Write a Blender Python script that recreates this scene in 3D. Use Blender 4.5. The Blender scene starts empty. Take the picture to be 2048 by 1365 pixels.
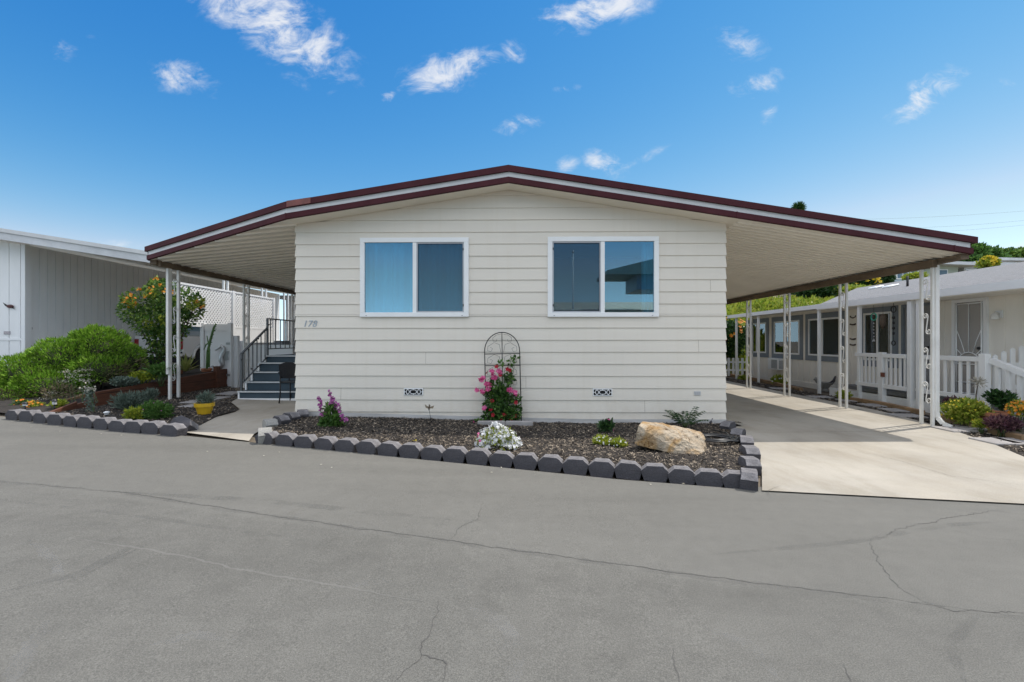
import bpy, bmesh, math, random
import numpy as np
from mathutils import Vector, Matrix, noise as mnoise
random.seed(7); RNG = np.random.default_rng(7)
SC = bpy.context.scene; COL = SC.collection
R = math.radians

# ------------------------------------------------------------------ camera, sky, sun, exposure
FPX, CX, CY, CAMZ = 910.2, 1024.0, 682.5, 1.45
YAW = math.atan(16 / FPX)
cam_d = bpy.data.cameras.new('camera'); cam = bpy.data.objects.new('camera', cam_d); COL.objects.link(cam)
cam_d.sensor_width = 36; cam_d.lens = 16.0; cam_d.clip_end = 2000; cam_d.clip_start = 0.05
cam.location = (0, 0, CAMZ); cam.rotation_euler = (R(90), 0, YAW); SC.camera = cam

SUN_SHIFT = (-0.52, -0.22)                     # how far a shadow moves per metre of height
sun_to = Vector((-SUN_SHIFT[0], -SUN_SHIFT[1], 1)).normalized()
SUN_EL = math.asin(sun_to.z); SUN_AZ = math.atan2(sun_to.x, sun_to.y)
SUN_POWER, SKY_POWER, EXPOSURE = 3.4, 0.10, 0.16
FILL_BANK = 1.4  # brightness of the unseen clouds added as fill light
sd = bpy.data.lights.new('sun', 'SUN'); sd.energy = SUN_POWER; sd.angle = R(0.53); sd.color = (1.0, 0.955, 0.88)
so = bpy.data.objects.new('sun', sd); COL.objects.link(so)
so.rotation_euler = sun_to.to_track_quat('Z', 'Y').to_euler(); so.location = (6, 10, 30)

SC.view_settings.view_transform = 'Standard'; SC.view_settings.look = 'None'
SC.view_settings.exposure = EXPOSURE; SC.view_settings.gamma = 1

def make_world():
    w = bpy.data.worlds.new('World'); SC.world = w; w.use_nodes = True
    nt = w.node_tree; nt.nodes.clear(); N = nt.nodes.new; L = nt.links.new
    out = N('ShaderNodeOutputWorld'); bg = N('ShaderNodeBackground'); bg.inputs[1].default_value = SKY_POWER
    sky = N('ShaderNodeTexSky'); sky.sky_type = 'NISHITA'; sky.sun_disc = False
    sky.sun_elevation = SUN_EL; sky.sun_rotation = SUN_AZ; sky.air_density = 1.0; sky.dust_density = 0.0; sky.ozone_density = 3.0
    tc = N('ShaderNodeTexCoord'); sep = N('ShaderNodeSeparateXYZ'); L(tc.outputs['Generated'], sep.inputs[0])
    def m(op, a, b=None, clamp=False):
        n = N('ShaderNodeMath'); n.operation = op; n.use_clamp = clamp
        for i, v in enumerate((a, b)):
            if v is None: continue
            if isinstance(v, (int, float)): n.inputs[i].default_value = v
            else: L(v, n.inputs[i])
        return n.outputs[0]
    ay = m('MAXIMUM', m('ABSOLUTE', sep.outputs[1]), 0.02)
    u = m('DIVIDE', sep.outputs[0], ay); v = m('DIVIDE', sep.outputs[2], ay)
    cb = N('ShaderNodeCombineXYZ'); L(u, cb.inputs[0]); L(v, cb.inputs[1])
    n1 = N('ShaderNodeTexNoise'); n1.inputs['Scale'].default_value = 8.5; n1.inputs['Detail'].default_value = 12; n1.inputs['Roughness'].default_value = 0.66
    n1.inputs['Distortion'].default_value = 0.9
    mp = N('ShaderNodeMapping'); mp.inputs['Rotation'].default_value = (0, 0, R(20)); mp.inputs['Scale'].default_value = (1, 1.5, 1)
    L(cb.outputs[0], mp.inputs[0]); L(mp.outputs[0], n1.inputs['Vector'])
    # drifting cumulus: centre (u, v), radii, tilt, weight; directions in the sky
    blobs = [(560, 50, 165, 62, -38, 1.0), (470, 5, 100, 45, -20, .8), (640, 105, 60, 40, -45, .75), (355, 147, 78, 30, -8, .66), (420, 180, 20, 22, 0, .4), (105, 92, 40, 22, -15, .5), (180, 62, 25, 10, 0, .3),
             (900, 140, 105, 38, 18, .92), (835, 165, 50, 25, 0, .6), (780, 190, 24, 12, 10, .6), (1025, 105, 32, 32, 50, .58), (1195, 18, 110, 38, 12, .95), (1110, 38, 40, 26, 35, .5),
             (1468, 92, 60, 34, -15, .68), (1500, 185, 70, 30, 25, .66), (1530, 228, 24, 26, 0, .5), (1835, 200, 88, 30, 34, .92), (1030, 253, 52, 22, 12, .62), (1215, 328, 50, 26, -12, .82),
             (1285, 318, 60, 11, 26, .55), (1135, 330, 30, 17, 12, .62), (1140, 178, 32, 11, 5, .6), (225, 486, 50, 12, -5, .5), (1980, 497, 80, 9, 2, .6), (1990, 175, 40, 14, 0, .25)]
    acc = None
    for (px, py, rx, ry, an, wt) in blobs:
        q = N('ShaderNodeMapping'); q.vector_type = 'TEXTURE'
        q.inputs['Location'].default_value = ((px - 1040) / FPX, (CY - py) / FPX, 0)
        q.inputs['Rotation'].default_value = (0, 0, R(an)); q.inputs['Scale'].default_value = (1.22 * rx / FPX, 1.28 * ry / FPX, 1)
        L(cb.outputs[0], q.inputs[0])
        ln = N('ShaderNodeVectorMath'); ln.operation = 'LENGTH'; L(q.outputs[0], ln.inputs[0])
        mr = N('ShaderNodeMapRange'); mr.interpolation_type = 'SMOOTHSTEP'
        mr.inputs[1].default_value = 1.45; mr.inputs[2].default_value = 0.0; mr.inputs[3].default_value = 0; mr.inputs[4].default_value = wt
        L(ln.outputs['Value'], mr.inputs[0])
        acc = mr.outputs[0] if acc is None else m('MAXIMUM', acc, mr.outputs[0])
    # the noise tears the cloud's edge into wisps; the rest stays clear
    n4 = N('ShaderNodeTexNoise'); n4.inputs['Scale'].default_value = 22; n4.inputs['Detail'].default_value = 8; n4.inputs['Roughness'].default_value = 0.6; n4.inputs['Distortion'].default_value = 1.2; L(mp.outputs[0], n4.inputs['Vector'])
    nz = m('ADD', m('MULTIPLY', m('SUBTRACT', n1.outputs[0], 0.5), 4.0), m('MULTIPLY', m('SUBTRACT', n4.outputs[0], 0.5), 1.5))
    dens = m('ADD', m('SUBTRACT', m('MULTIPLY', acc, 1.2), 0.40), m('MULTIPLY', nz, m('POWER', acc, 0.6)))
    mr = N('ShaderNodeMapRange'); mr.interpolation_type = 'SMOOTHSTEP'
    mr.inputs[1].default_value = -0.12; mr.inputs[2].default_value = 1.15; mr.inputs[3].default_value = 0; mr.inputs[4].default_value = 0.88
    L(dens, mr.inputs[0])
    # a deep clear blue: the sky colour is steepened and scaled back
    v1 = N('ShaderNodeVectorMath'); v1.operation = 'SCALE'; v1.inputs['Scale'].default_value = 0.25; L(sky.outputs[0], v1.inputs[0])
    gmm = N('ShaderNodeGamma'); gmm.inputs[1].default_value = 1.5; L(v1.outputs[0], gmm.inputs[0])
    hs = N('ShaderNodeVectorMath'); hs.operation = 'SCALE'; hs.inputs['Scale'].default_value = 5.0; L(gmm.outputs[0], hs.inputs[0])
    sc = N('ShaderNodeSeparateColor'); L(hs.outputs[0], sc.inputs[0]); cc = N('ShaderNodeCombineColor'); pw = []
    for i, (a, e) in enumerate(((0.72, 1.8), (1.50, 0.82), (3.60, 0.34))): pw.append(m('MULTIPLY', m('POWER', sc.outputs[i], e), a))
    pw[0] = m('MINIMUM', pw[0], m('MULTIPLY', pw[1], 0.72)); pw[2] = m('MAXIMUM', pw[2], m('MULTIPLY', pw[1], 1.18)); [L(q, cc.inputs[i]) for i, q in enumerate(pw)]
    hs = cc
    # a bank of bright clouds added out of view as fill light
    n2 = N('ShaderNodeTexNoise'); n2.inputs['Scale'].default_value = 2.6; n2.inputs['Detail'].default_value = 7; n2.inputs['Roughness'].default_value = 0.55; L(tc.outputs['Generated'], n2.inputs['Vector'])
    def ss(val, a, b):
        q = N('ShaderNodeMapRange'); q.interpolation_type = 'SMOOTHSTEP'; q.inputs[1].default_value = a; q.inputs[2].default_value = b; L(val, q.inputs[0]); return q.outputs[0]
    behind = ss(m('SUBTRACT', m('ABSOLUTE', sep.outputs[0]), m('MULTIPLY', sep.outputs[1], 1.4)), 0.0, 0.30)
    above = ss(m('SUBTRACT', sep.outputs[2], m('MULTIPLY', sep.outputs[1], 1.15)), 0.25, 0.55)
    fill_bank = m('MULTIPLY', m('MULTIPLY', m('MAXIMUM', behind, above), ss(sep.outputs[2], 0.22, 0.36)), ss(n2.outputs[0], 0.38, 0.54))
    mix = N('ShaderNodeMix'); mix.data_type = 'RGBA'; L(mr.outputs[0], mix.inputs[0]); L(hs.outputs[0], mix.inputs[6])
    k = 0.82 / SKY_POWER
    mix.inputs[7].default_value = (k * .97, k * .99, k * 1.03, 1)
    mx2 = N('ShaderNodeMix'); mx2.data_type = 'RGBA'; L(fill_bank, mx2.inputs[0]); L(mix.outputs[2], mx2.inputs[6]); kb = FILL_BANK / SKY_POWER; mx2.inputs[7].default_value = (kb * .98, kb, kb * 1.04, 1)
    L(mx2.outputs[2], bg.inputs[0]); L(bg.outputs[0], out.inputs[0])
make_world()

# ------------------------------------------------------------------ pixel of the survey picture -> point of the place
def ray(px, py):
    u, v = (px - CX) / FPX, (CY - py) / FPX
    s, c = math.sin(YAW), math.cos(YAW)
    return Vector((-s + u * c, c + u * s, v))
O = Vector((0, 0, CAMZ))
def PY(px, py, Y): d = ray(px, py); return O + d * (Y / d.y)
def PX(px, py, X): d = ray(px, py); return O + d * (X / d.x)
def g(x, y=0):                                  # fall of the ground: level on the right, rising to the left
    return 0.024 * (1 - max(-14, min(1, x)))
def PG(px, py, dz=0.0):
    d = ray(px, py); z = 0.1
    for _ in range(30):
        p = O + d * ((z - CAMZ) / d.z); z = g(p.x, p.y) + dz
    return p

# ------------------------------------------------------------------ materials
def _ramp(nt, fac, cols):
    r = nt.nodes.new('ShaderNodeValToRGB'); nt.links.new(fac, r.inputs[0])
    el = r.color_ramp.elements
    while len(el) < len(cols): el.new(0.5)
    for i, c in enumerate(cols):
        el[i].position = c[0]; el[i].color = (*c[1], 1)
    return r.outputs[0]
def mat(name, col, rough=0.6, var=0.12, scale=3.0, bump=0.0, bscale=40.0, metal=0.0, spec=0.5, detail=6, stretch=None, col2=None, speck=0.0, island=0.0, coat=0.0):
    m = bpy.data.materials.new(name); m.use_nodes = True; nt = m.node_tree; b = nt.nodes['Principled BSDF']
    N = nt.nodes.new; L = nt.links.new
    tc = N('ShaderNodeTexCoord'); vec = tc.outputs['Object']
    if stretch:
        mp = N('ShaderNodeMapping'); mp.inputs['Scale'].default_value = stretch; L(vec, mp.inputs[0]); vec = mp.outputs[0]
    n = N('ShaderNodeTexNoise'); n.inputs['Scale'].default_value = scale; n.inputs['Detail'].default_value = detail; n.inputs['Roughness'].default_value = 0.6; L(vec, n.inputs['Vector'])
    c2 = col2 or tuple(min(1, c * (1 + var)) for c in col); c1 = col if col2 else tuple(c * (1 - var) for c in col)
    c = _ramp(nt, n.outputs[0], [(0.3, c1), (0.7, c2)])
    if speck:
        n3 = N('ShaderNodeTexNoise'); n3.inputs['Scale'].default_value = bscale * 1.5; n3.inputs['Detail'].default_value = 3; L(tc.outputs['Object'], n3.inputs['Vector'])
        mx = N('ShaderNodeMix'); mx.data_type = 'RGBA'; mx.blend_type = 'MULTIPLY'; mx.inputs[0].default_value = 1
        L(c, mx.inputs[6]); L(_ramp(nt, n3.outputs[0], [(0.3, (1 - speck,) * 3), (0.7, (1 + speck,) * 3)]), mx.inputs[7]); c = mx.outputs[2]
    if island:
        ge = N('ShaderNodeNewGeometry'); mx = N('ShaderNodeMix'); mx.data_type = 'RGBA'; mx.blend_type = 'MULTIPLY'; mx.inputs[0].default_value = 1
        L(c, mx.inputs[6]); L(_ramp(nt, ge.outputs['Random Per Island'], [(0, (1 - island,) * 3), (1, (1 + island,) * 3)]), mx.inputs[7]); c = mx.outputs[2]
    L(c, b.inputs['Base Color'])
    b.inputs['Roughness'].default_value = rough; b.inputs['Metallic'].default_value = metal; b.inputs['Specular IOR Level'].default_value = spec
    if coat: b.inputs['Coat Weight'].default_value = coat
    if bump:
        n2 = N('ShaderNodeTexNoise'); n2.inputs['Scale'].default_value = bscale; n2.inputs['Detail'].default_value = 5; L(vec if stretch else tc.outputs['Object'], n2.inputs['Vector'])
        bp = N('ShaderNodeBump'); bp.inputs['Strength'].default_value = bump; bp.inputs['Distance'].default_value = 0.02
        L(n2.outputs[0], bp.inputs['Height']); L(bp.outputs[0], b.inputs['Normal'])
    return m
def leaf_mat(name, cols, trans=0.35, rough=0.45):
    m = bpy.data.materials.new(name); m.use_nodes = True; nt = m.node_tree; b = nt.nodes['Principled BSDF']; N = nt.nodes.new; L = nt.links.new
    ge = N('ShaderNodeNewGeometry'); k = len(cols)
    c = _ramp(nt, ge.outputs['Random Per Island'], [(i / max(1, k - 1), cc) for i, cc in enumerate(cols)])
    L(c, b.inputs['Base Color']); b.inputs['Roughness'].default_value = rough; b.inputs['Specular IOR Level'].default_value = 0.35
    t = N('ShaderNodeBsdfTranslucent'); L(c, t.inputs[0]); mx = N('ShaderNodeMixShader'); mx.inputs[0].default_value = trans
    L(b.outputs[0], mx.inputs[1]); L(t.outputs[0], mx.inputs[2]); L(mx.outputs[0], nt.nodes['Material Output'].inputs[0])
    return m
def glass_mat(name, refl=0.35, tint=(0.75, 0.85, 0.9), gcol=(0.9, 0.97, 1.0)):
    m = bpy.data.materials.new(name); m.use_nodes = True; nt = m.node_tree; N = nt.nodes.new; L = nt.links.new
    nt.nodes.remove(nt.nodes['Principled BSDF'])
    tr = N('ShaderNodeBsdfTransparent'); tr.inputs[0].default_value = (*tint, 1)
    gl = N('ShaderNodeBsdfGlossy'); gl.inputs[0].default_value = (*gcol, 1); gl.inputs['Roughness'].default_value = 0.0
    fr = N('ShaderNodeFresnel'); fr.inputs[0].default_value = 1.5
    ad = N('ShaderNodeMath'); ad.operation = 'ADD'; ad.use_clamp = True; ad.inputs[1].default_value = refl; L(fr.outputs[0], ad.inputs[0])
    mx = N('ShaderNodeMixShader'); L(ad.outputs[0], mx.inputs[0]); L(tr.outputs[0], mx.inputs[1]); L(gl.outputs[0], mx.inputs[2]); L(mx.outputs[0], nt.nodes['Material Output'].inputs[0])
    return m
def mesh_screen_mat(name, col, alpha):
    m = bpy.data.materials.new(name); m.use_nodes = True; nt = m.node_tree; N = nt.nodes.new; L = nt.links.new
    b = nt.nodes['Principled BSDF']; b.inputs['Base Color'].default_value = (*col, 1); b.inputs['Roughness'].default_value = 0.7
    tr = N('ShaderNodeBsdfTransparent'); mx = N('ShaderNodeMixShader'); mx.inputs[0].default_value = alpha
    L(tr.outputs[0], mx.inputs[1]); L(b.outputs[0], mx.inputs[2]); L(mx.outputs[0], nt.nodes['Material Output'].inputs[0])
    return m

# ------------------------------------------------------------------ mesh building
LOC = {}
class MB:
    def __init__(s): s.v = []; s.f = []
    def add(s, vs, fs):
        k = len(s.v); s.v += [tuple(v) for v in vs]; s.f += [tuple(i + k for i in f) for f in fs]; return s
    def hexa(s, p):                              # 4 bottom (ccw), 4 top
        return s.add(p, [(3, 2, 1, 0), (4, 5, 6, 7), (0, 1, 5, 4), (1, 2, 6, 5), (2, 3, 7, 6), (3, 0, 4, 7)])
    def box(s, x0, x1, y0, y1, z0, z1):
        x0, x1 = min(x0, x1), max(x0, x1); y0, y1 = min(y0, y1), max(y0, y1); z0, z1 = min(z0, z1), max(z0, z1)
        return s.hexa([(x0, y0, z0), (x1, y0, z0), (x1, y1, z0), (x0, y1, z0), (x0, y0, z1), (x1, y0, z1), (x1, y1, z1), (x0, y1, z1)])
    def bar(s, a, b, w, h, up=(0, 0, 1)):        # rectangular bar from a to b
        a, b = Vector(a), Vector(b); d = (b - a).normalized(); up = Vector(up)
        if abs(d.dot(up)) > 0.98: up = Vector((0, 1, 0))
        r = d.cross(up).normalized() * w / 2; u = r.cross(d).normalized() * h / 2
        return s.hexa([a - r - u, a + r - u, b + r - u, b - r - u, a - r + u, a + r + u, b + r + u, b - r + u])
    def prism(s, poly, vec):
        n = len(poly); vec = Vector(vec); p = [Vector(q) for q in poly]
        return s.add(p + [q + vec for q in p], [tuple(range(n - 1, -1, -1)), tuple(range(n, 2 * n))] + [(i, (i + 1) % n, n + (i + 1) % n, n + i) for i in range(n)])
    def tube(s, pts, r, n=8, cap=True):
        pts = [Vector(p) for p in pts]; k = len(pts); rs = r if isinstance(r, (list, tuple)) else [r] * k
        t0 = (pts[1] - pts[0]).normalized(); nrm = t0.orthogonal().normalized(); vs = []
        for i, p in enumerate(pts):
            t = (pts[min(i + 1, k - 1)] - pts[max(i - 1, 0)]).normalized()
            nrm = (nrm - t * nrm.dot(t)).normalized(); bn = t.cross(nrm)
            for j in range(n):
                a = 2 * math.pi * j / n; vs.append(p + (nrm * math.cos(a) + bn * math.sin(a)) * rs[i])
        fs = [(i * n + j, i * n + (j + 1) % n, (i + 1) * n + (j + 1) % n, (i + 1) * n + j) for i in range(k - 1) for j in range(n)]
        if cap: fs += [tuple(range(n - 1, -1, -1)), tuple(range((k - 1) * n, k * n))]
        return s.add(vs, fs)
    def lathe(s, c, prof, n=20):
        c = Vector(c); vs = []; k = len(prof)
        for (r, z) in prof:
            for j in range(n):
                a = 2 * math.pi * j / n; vs.append(c + Vector((r * math.cos(a), r * math.sin(a), z)))
        fs = [(i * n + j, i * n + (j + 1) % n, (i + 1) * n + (j + 1) % n, (i + 1) * n + j) for i in range(k - 1) for j in range(n)]
        fs += [tuple(range(n - 1, -1, -1)), tuple(range((k - 1) * n, k * n))]
        return s.add(vs, fs)
    def ball(s, c, r, n=10, m=6):
        c = Vector(c); r = r if isinstance(r, (tuple, list)) else (r, r, r); vs = [c + Vector((0, 0, -r[2]))]; fs = []
        for i in range(1, m):
            a = -math.pi / 2 + math.pi * i / m
            for j in range(n):
                b = 2 * math.pi * j / n; vs.append(c + Vector((r[0] * math.cos(a) * math.cos(b), r[1] * math.cos(a) * math.sin(b), r[2] * math.sin(a))))
        vs.append(c + Vector((0, 0, r[2]))); e = len(vs) - 1
        for j in range(n):
            fs.append((0, 1 + (j + 1) % n, 1 + j)); fs.append((e, 1 + (m - 2) * n + j, 1 + (m - 2) * n + (j + 1) % n))
            for i in range(m - 2):
                fs.append((1 + i * n + j, 1 + i * n + (j + 1) % n, 1 + (i + 1) * n + (j + 1) % n, 1 + (i + 1) * n + j))
        return s.add(vs, fs)
    def build(s, name, m, parent=None, smooth=False, bevel=0.0, seg=1):
        return link_mesh(name, s.v, s.f, m, parent, smooth, bevel, seg)
def wloc(o):
    p = Vector((0, 0, 0))
    while o is not None: p = p + LOC.get(o.name, Vector((0, 0, 0))); o = o.parent
    return p
def link_mesh(name, v, f, m, parent=None, smooth=False, bevel=0.0, seg=1):
    me = bpy.data.meshes.new(name); off = wloc(parent)
    me.from_pydata([tuple(Vector(q) - off) for q in v], [], f); me.validate(); me.update()
    for mm in (m if isinstance(m, (list, tuple)) else [m]): me.materials.append(mm)
    if smooth: me.polygons.foreach_set('use_smooth', [True] * len(me.polygons))
    o = bpy.data.objects.new(name, me); COL.objects.link(o)
    if parent is not None: o.parent = parent
    if bevel:
        b = o.modifiers.new('bevel', 'BEVEL'); b.width = bevel; b.segments = seg; b.limit_method = 'ANGLE'; b.angle_limit = R(35)
    return o
def quads(name, V, m, parent=None, nv=4):        # V: (n, nv, 3) array, one face each
    n = len(V); me = bpy.data.meshes.new(name); off = np.array(wloc(parent))
    co = (V.reshape(-1, 3) - off).astype(np.float32)
    me.vertices.add(n * nv); me.vertices.foreach_set('co', co.ravel())
    me.loops.add(n * nv); me.loops.foreach_set('vertex_index', np.arange(n * nv, dtype=np.int32))
    me.polygons.add(n); me.polygons.foreach_set('loop_start', np.arange(0, n * nv, nv, dtype=np.int32)); me.polygons.foreach_set('loop_total', np.full(n, nv, dtype=np.int32))
    me.update(calc_edges=True); me.validate(); me.materials.append(m)
    o = bpy.data.objects.new(name, me); COL.objects.link(o)
    if parent is not None: o.parent = parent
    return o
def unit(a): return a / np.maximum(1e-9, np.linalg.norm(a, axis=-1, keepdims=True))
def leaf_quads(C, A, L, W, N=None, fold=0.15):   # rhombic leaves: base C, axis A, length L, width W
    n = len(C); A = unit(A)
    if N is None: N = unit(RNG.normal(size=(n, 3)))
    S = unit(np.cross(N, A)); U = np.cross(A, S)
    L = np.broadcast_to(np.asarray(L, float), (n,))[:, None]; W = np.broadcast_to(np.asarray(W, float), (n,))[:, None]
    mid = C + A * L * 0.45 + U * L * fold * 0.5
    return np.stack([C, mid + S * W / 2, C + A * L, mid - S * W / 2], 1)
def rdirs(n, up=0.0):
    d = unit(RNG.normal(size=(n, 3))); d[:, 2] += up; return unit(d)
def in_ball(n, c, r, shell=0.35):
    d = unit(RNG.normal(size=(n, 3))); k = (shell + (1 - shell) * RNG.random(n) ** 0.5)[:, None]
    return np.array(c) + d * k * np.array(r), d

def empty(name, loc=(0, 0, 0)):
    o = bpy.data.objects.new(name, None); COL.objects.link(o); o.location = loc; o.empty_display_size = 0.1; LOC[o.name] = Vector(loc); return o
def tag(o, label=None, cat=None, group=None, kind=None):
    if label: o['label'] = label
    if cat: o['category'] = cat
    if group: o['group'] = group
    if kind: o['kind'] = kind
    return o
def thing(name, label, cat, loc=(0, 0, 0), group=None): return tag(empty(name, loc), label, cat, group)
def struct(o): return tag(o, kind='structure')
def copy_tree(o, parent=None):
    c = o.copy(); COL.objects.link(c); LOC[c.name] = Vector(c.location)
    if parent is not None: c.parent = parent
    for ch in [q for q in bpy.data.objects if q.parent == o]: copy_tree(ch, c)
    return c
ORD = 'first second third fourth fifth sixth seventh eighth ninth tenth eleventh twelfth thirteenth fourteenth fifteenth sixteenth seventeenth eighteenth nineteenth twentieth'.split() + ['twenty-first', 'twenty-second', 'twenty-third']

def concrete_mat():
    m = mat('concrete', (0.395, 0.36, 0.305), 0.85, 0.12, 0.9, 0.12, 80, speck=0.07); nt = m.node_tree; b = nt.nodes['Principled BSDF']; N = nt.nodes.new; L = nt.links.new
    tc = N('ShaderNodeTexCoord'); c = b.inputs['Base Color'].links[0].from_socket
    for sc, de, st, cols in ((2.2, 8, (1, .35, 1), [(.32, (.84, .82, .78)), (.50, (1, 1, 1)), (.75, (1.05, 1.04, 1.02))]), (.55, 4, (1, 1, 1), [(.34, (.88, .86, .83)), (.55, (1, 1, 1))]), (6.5, 3, (1, 1, 1), [(.22, (.80, .77, .72)), (.28, (1, 1, 1))]), (190, 2, (1, 1, 1), [(.3, (.90,) * 3), (.7, (1.08,) * 3)])):
        n = N('ShaderNodeTexNoise'); n.inputs['Scale'].default_value = sc; n.inputs['Detail'].default_value = de; n.inputs['Roughness'].default_value = .65
        mp = N('ShaderNodeMapping'); mp.inputs['Scale'].default_value = st; L(tc.outputs['Object'], mp.inputs[0]); L(mp.outputs[0], n.inputs['Vector'])
        x = N('ShaderNodeMix'); x.data_type = 'RGBA'; x.blend_type = 'MULTIPLY'; x.inputs[0].default_value = 1; L(c, x.inputs[6]); L(_ramp(nt, n.outputs[0], cols), x.inputs[7]); c = x.outputs[2]
    L(c, b.inputs['Base Color']); return m
def siding_mat():
    m = mat('siding_paint', (0.755, 0.695, 0.605), 0.55, 0.035, 1.2, 0.06, 60, stretch=(0.4, 1, 3)); nt = m.node_tree; b = nt.nodes['Principled BSDF']; N = nt.nodes.new; L = nt.links.new
    ge = N('ShaderNodeNewGeometry'); sp = N('ShaderNodeSeparateXYZ'); L(ge.outputs['Position'], sp.inputs[0]); c = b.inputs['Base Color'].links[0].from_socket
    n = N('ShaderNodeTexNoise'); n.inputs['Scale'].default_value = 3.5; n.inputs['Detail'].default_value = 8; n.inputs['Roughness'].default_value = .7; L(ge.outputs['Position'], n.inputs['Vector'])
    # mud splashed up from the bed: a ragged band close to the soil
    mr = N('ShaderNodeMapRange'); mr.inputs[1].default_value = .62; mr.inputs[2].default_value = .08; L(sp.outputs[2], mr.inputs[0])
    k = N('ShaderNodeMath'); k.operation = 'MULTIPLY'; L(mr.outputs[0], k.inputs[0]); L(_ramp(nt, n.outputs[0], [(.42, (0, 0, 0)), (.72, (.40,) * 3)]), k.inputs[1])
    x = N('ShaderNodeMix'); x.data_type = 'RGBA'; x.blend_type = 'MULTIPLY'; L(k.outputs[0], x.inputs[0]); L(c, x.inputs[6]); x.inputs[7].default_value = (.66, .58, .48, 1); c = x.outputs[2]
    # faint rain streaks
    mp = N('ShaderNodeMapping'); mp.inputs['Scale'].default_value = (7, 1, .35); L(ge.outputs['Position'], mp.inputs[0]); n2 = N('ShaderNodeTexNoise'); n2.inputs['Scale'].default_value = 1.6; n2.inputs['Detail'].default_value = 5; L(mp.outputs[0], n2.inputs['Vector'])
    x = N('ShaderNodeMix'); x.data_type = 'RGBA'; x.blend_type = 'MULTIPLY'; x.inputs[0].default_value = 1; L(c, x.inputs[6]); L(_ramp(nt, n2.outputs[0], [(.26, (.975, .968, .955)), (.50, (1, 1, 1))]), x.inputs[7])
    L(x.outputs[2], b.inputs['Base Color']); return m
M = dict(
    siding=siding_mat(),
    soffit=mat('soffit_paint', (0.84, 0.78, 0.66), 0.6, 0.05, 1.5),
    pan=mat('awning_pan_paint', (0.88, 0.83, 0.73), 0.5, 0.06, 1.2),
    roofwhite=mat('roof_coating', (0.55, 0.54, 0.52), 0.7, 0.08, 2, 0.2, 30),
    maroon=mat('maroon_trim_paint', (0.070, 0.020, 0.025), 0.7, 0.2, 2.5, 0.03, 50, spec=0.15),
    fasciaw=mat('fascia_white_paint', (0.62, 0.62, 0.62), 0.5, 0.06, 2.5),
    white=mat('white_paint', (0.86, 0.86, 0.85), 0.45, 0.03, 3),
    vinyl=mat('white_vinyl', (0.84, 0.84, 0.84), 0.35, 0.02, 2),
    offwhite=mat('weathered_white_paint', (0.80, 0.78, 0.74), 0.5, 0.08, 4),
    beam=mat('weathered_brown_beam', (0.16, 0.115, 0.075), 0.8, 0.45, 5, 0.3, 30, stretch=(1, .3, 1)),
    grey_metal=mat('weathered_metal', (0.32, 0.29, 0.25), 0.6, 0.25, 6, metal=0.2),
    rail=mat('grey_railing_paint', (0.10, 0.105, 0.11), 0.45, 0.15, 6),
    black=mat('black_metal', (0.012, 0.012, 0.013), 0.45, 0.2, 5),
    blackplastic=mat('black_plastic', (0.015, 0.015, 0.017), 0.35, 0.2, 5),
    dark=mat('dark_void', (0.008, 0.008, 0.009), 0.9, 0.1, 3),
    slate=mat('slate_step_paint', (0.042, 0.068, 0.090), 0.6, 0.12, 4, 0.1, 60),
    nosing=mat('pale_nosing', (0.55, 0.56, 0.56), 0.4, 0.05, 4),
    concrete=concrete_mat(),
    stone=mat('charcoal_block', (0.072, 0.068, 0.076), 0.9, 0.32, 5, 0.5, 60, speck=0.15),
    stone_pale=mat('worn_block', (0.30, 0.29, 0.27), 0.9, 0.2, 6, 0.5, 50, speck=0.1),
    paver=mat('paver', (0.33, 0.31, 0.30), 0.9, 0.15, 5, 0.2, 60),
    soil=mat('dark_soil', (0.028, 0.022, 0.018), 0.95, 0.4, 9, 0.8, 40, speck=0.3),
    wood=mat('stained_wood', (0.125, 0.046, 0.024), 0.7, 0.35, 3.5, 0.25, 30, stretch=(6, .6, 6)),
    timber=mat('edging_timber', (0.30, 0.19, 0.10), 0.8, 0.3, 4, 0.3, 30),
    terracotta=mat('terracotta', (0.42, 0.17, 0.09), 0.75, 0.12, 5),
    yellowpot=mat('yellow_glaze', (0.62, 0.38, 0.02), 0.35, 0.06, 5),
    steel=mat('brushed_silver', (0.55, 0.55, 0.55), 0.35, 0.1, 6, metal=0.7),
    glass=glass_mat('window_glass', 0.20, tint=(0.46, 0.80, 0.90), gcol=(0.72, 0.90, 1.0)),
    nglass=glass_mat('window_glass_neighbour', 0.10),
    screen=mesh_screen_mat('fly_screen', (0.012, 0.022, 0.045), 0.42),
    curtain=mat('sheer_curtain', (0.80, 0.84, 0.84), 0.9, 0.04, 3),
    stem=mat('green_stem', (0.08, 0.12, 0.04), 0.6, 0.2, 8),
    bark=mat('bark', (0.10, 0.075, 0.055), 0.9, 0.3, 8, 0.5, 30),
    rubber=mat('tyre_rubber', (0.015, 0.015, 0.015), 0.8, 0.15, 8),
)
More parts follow.
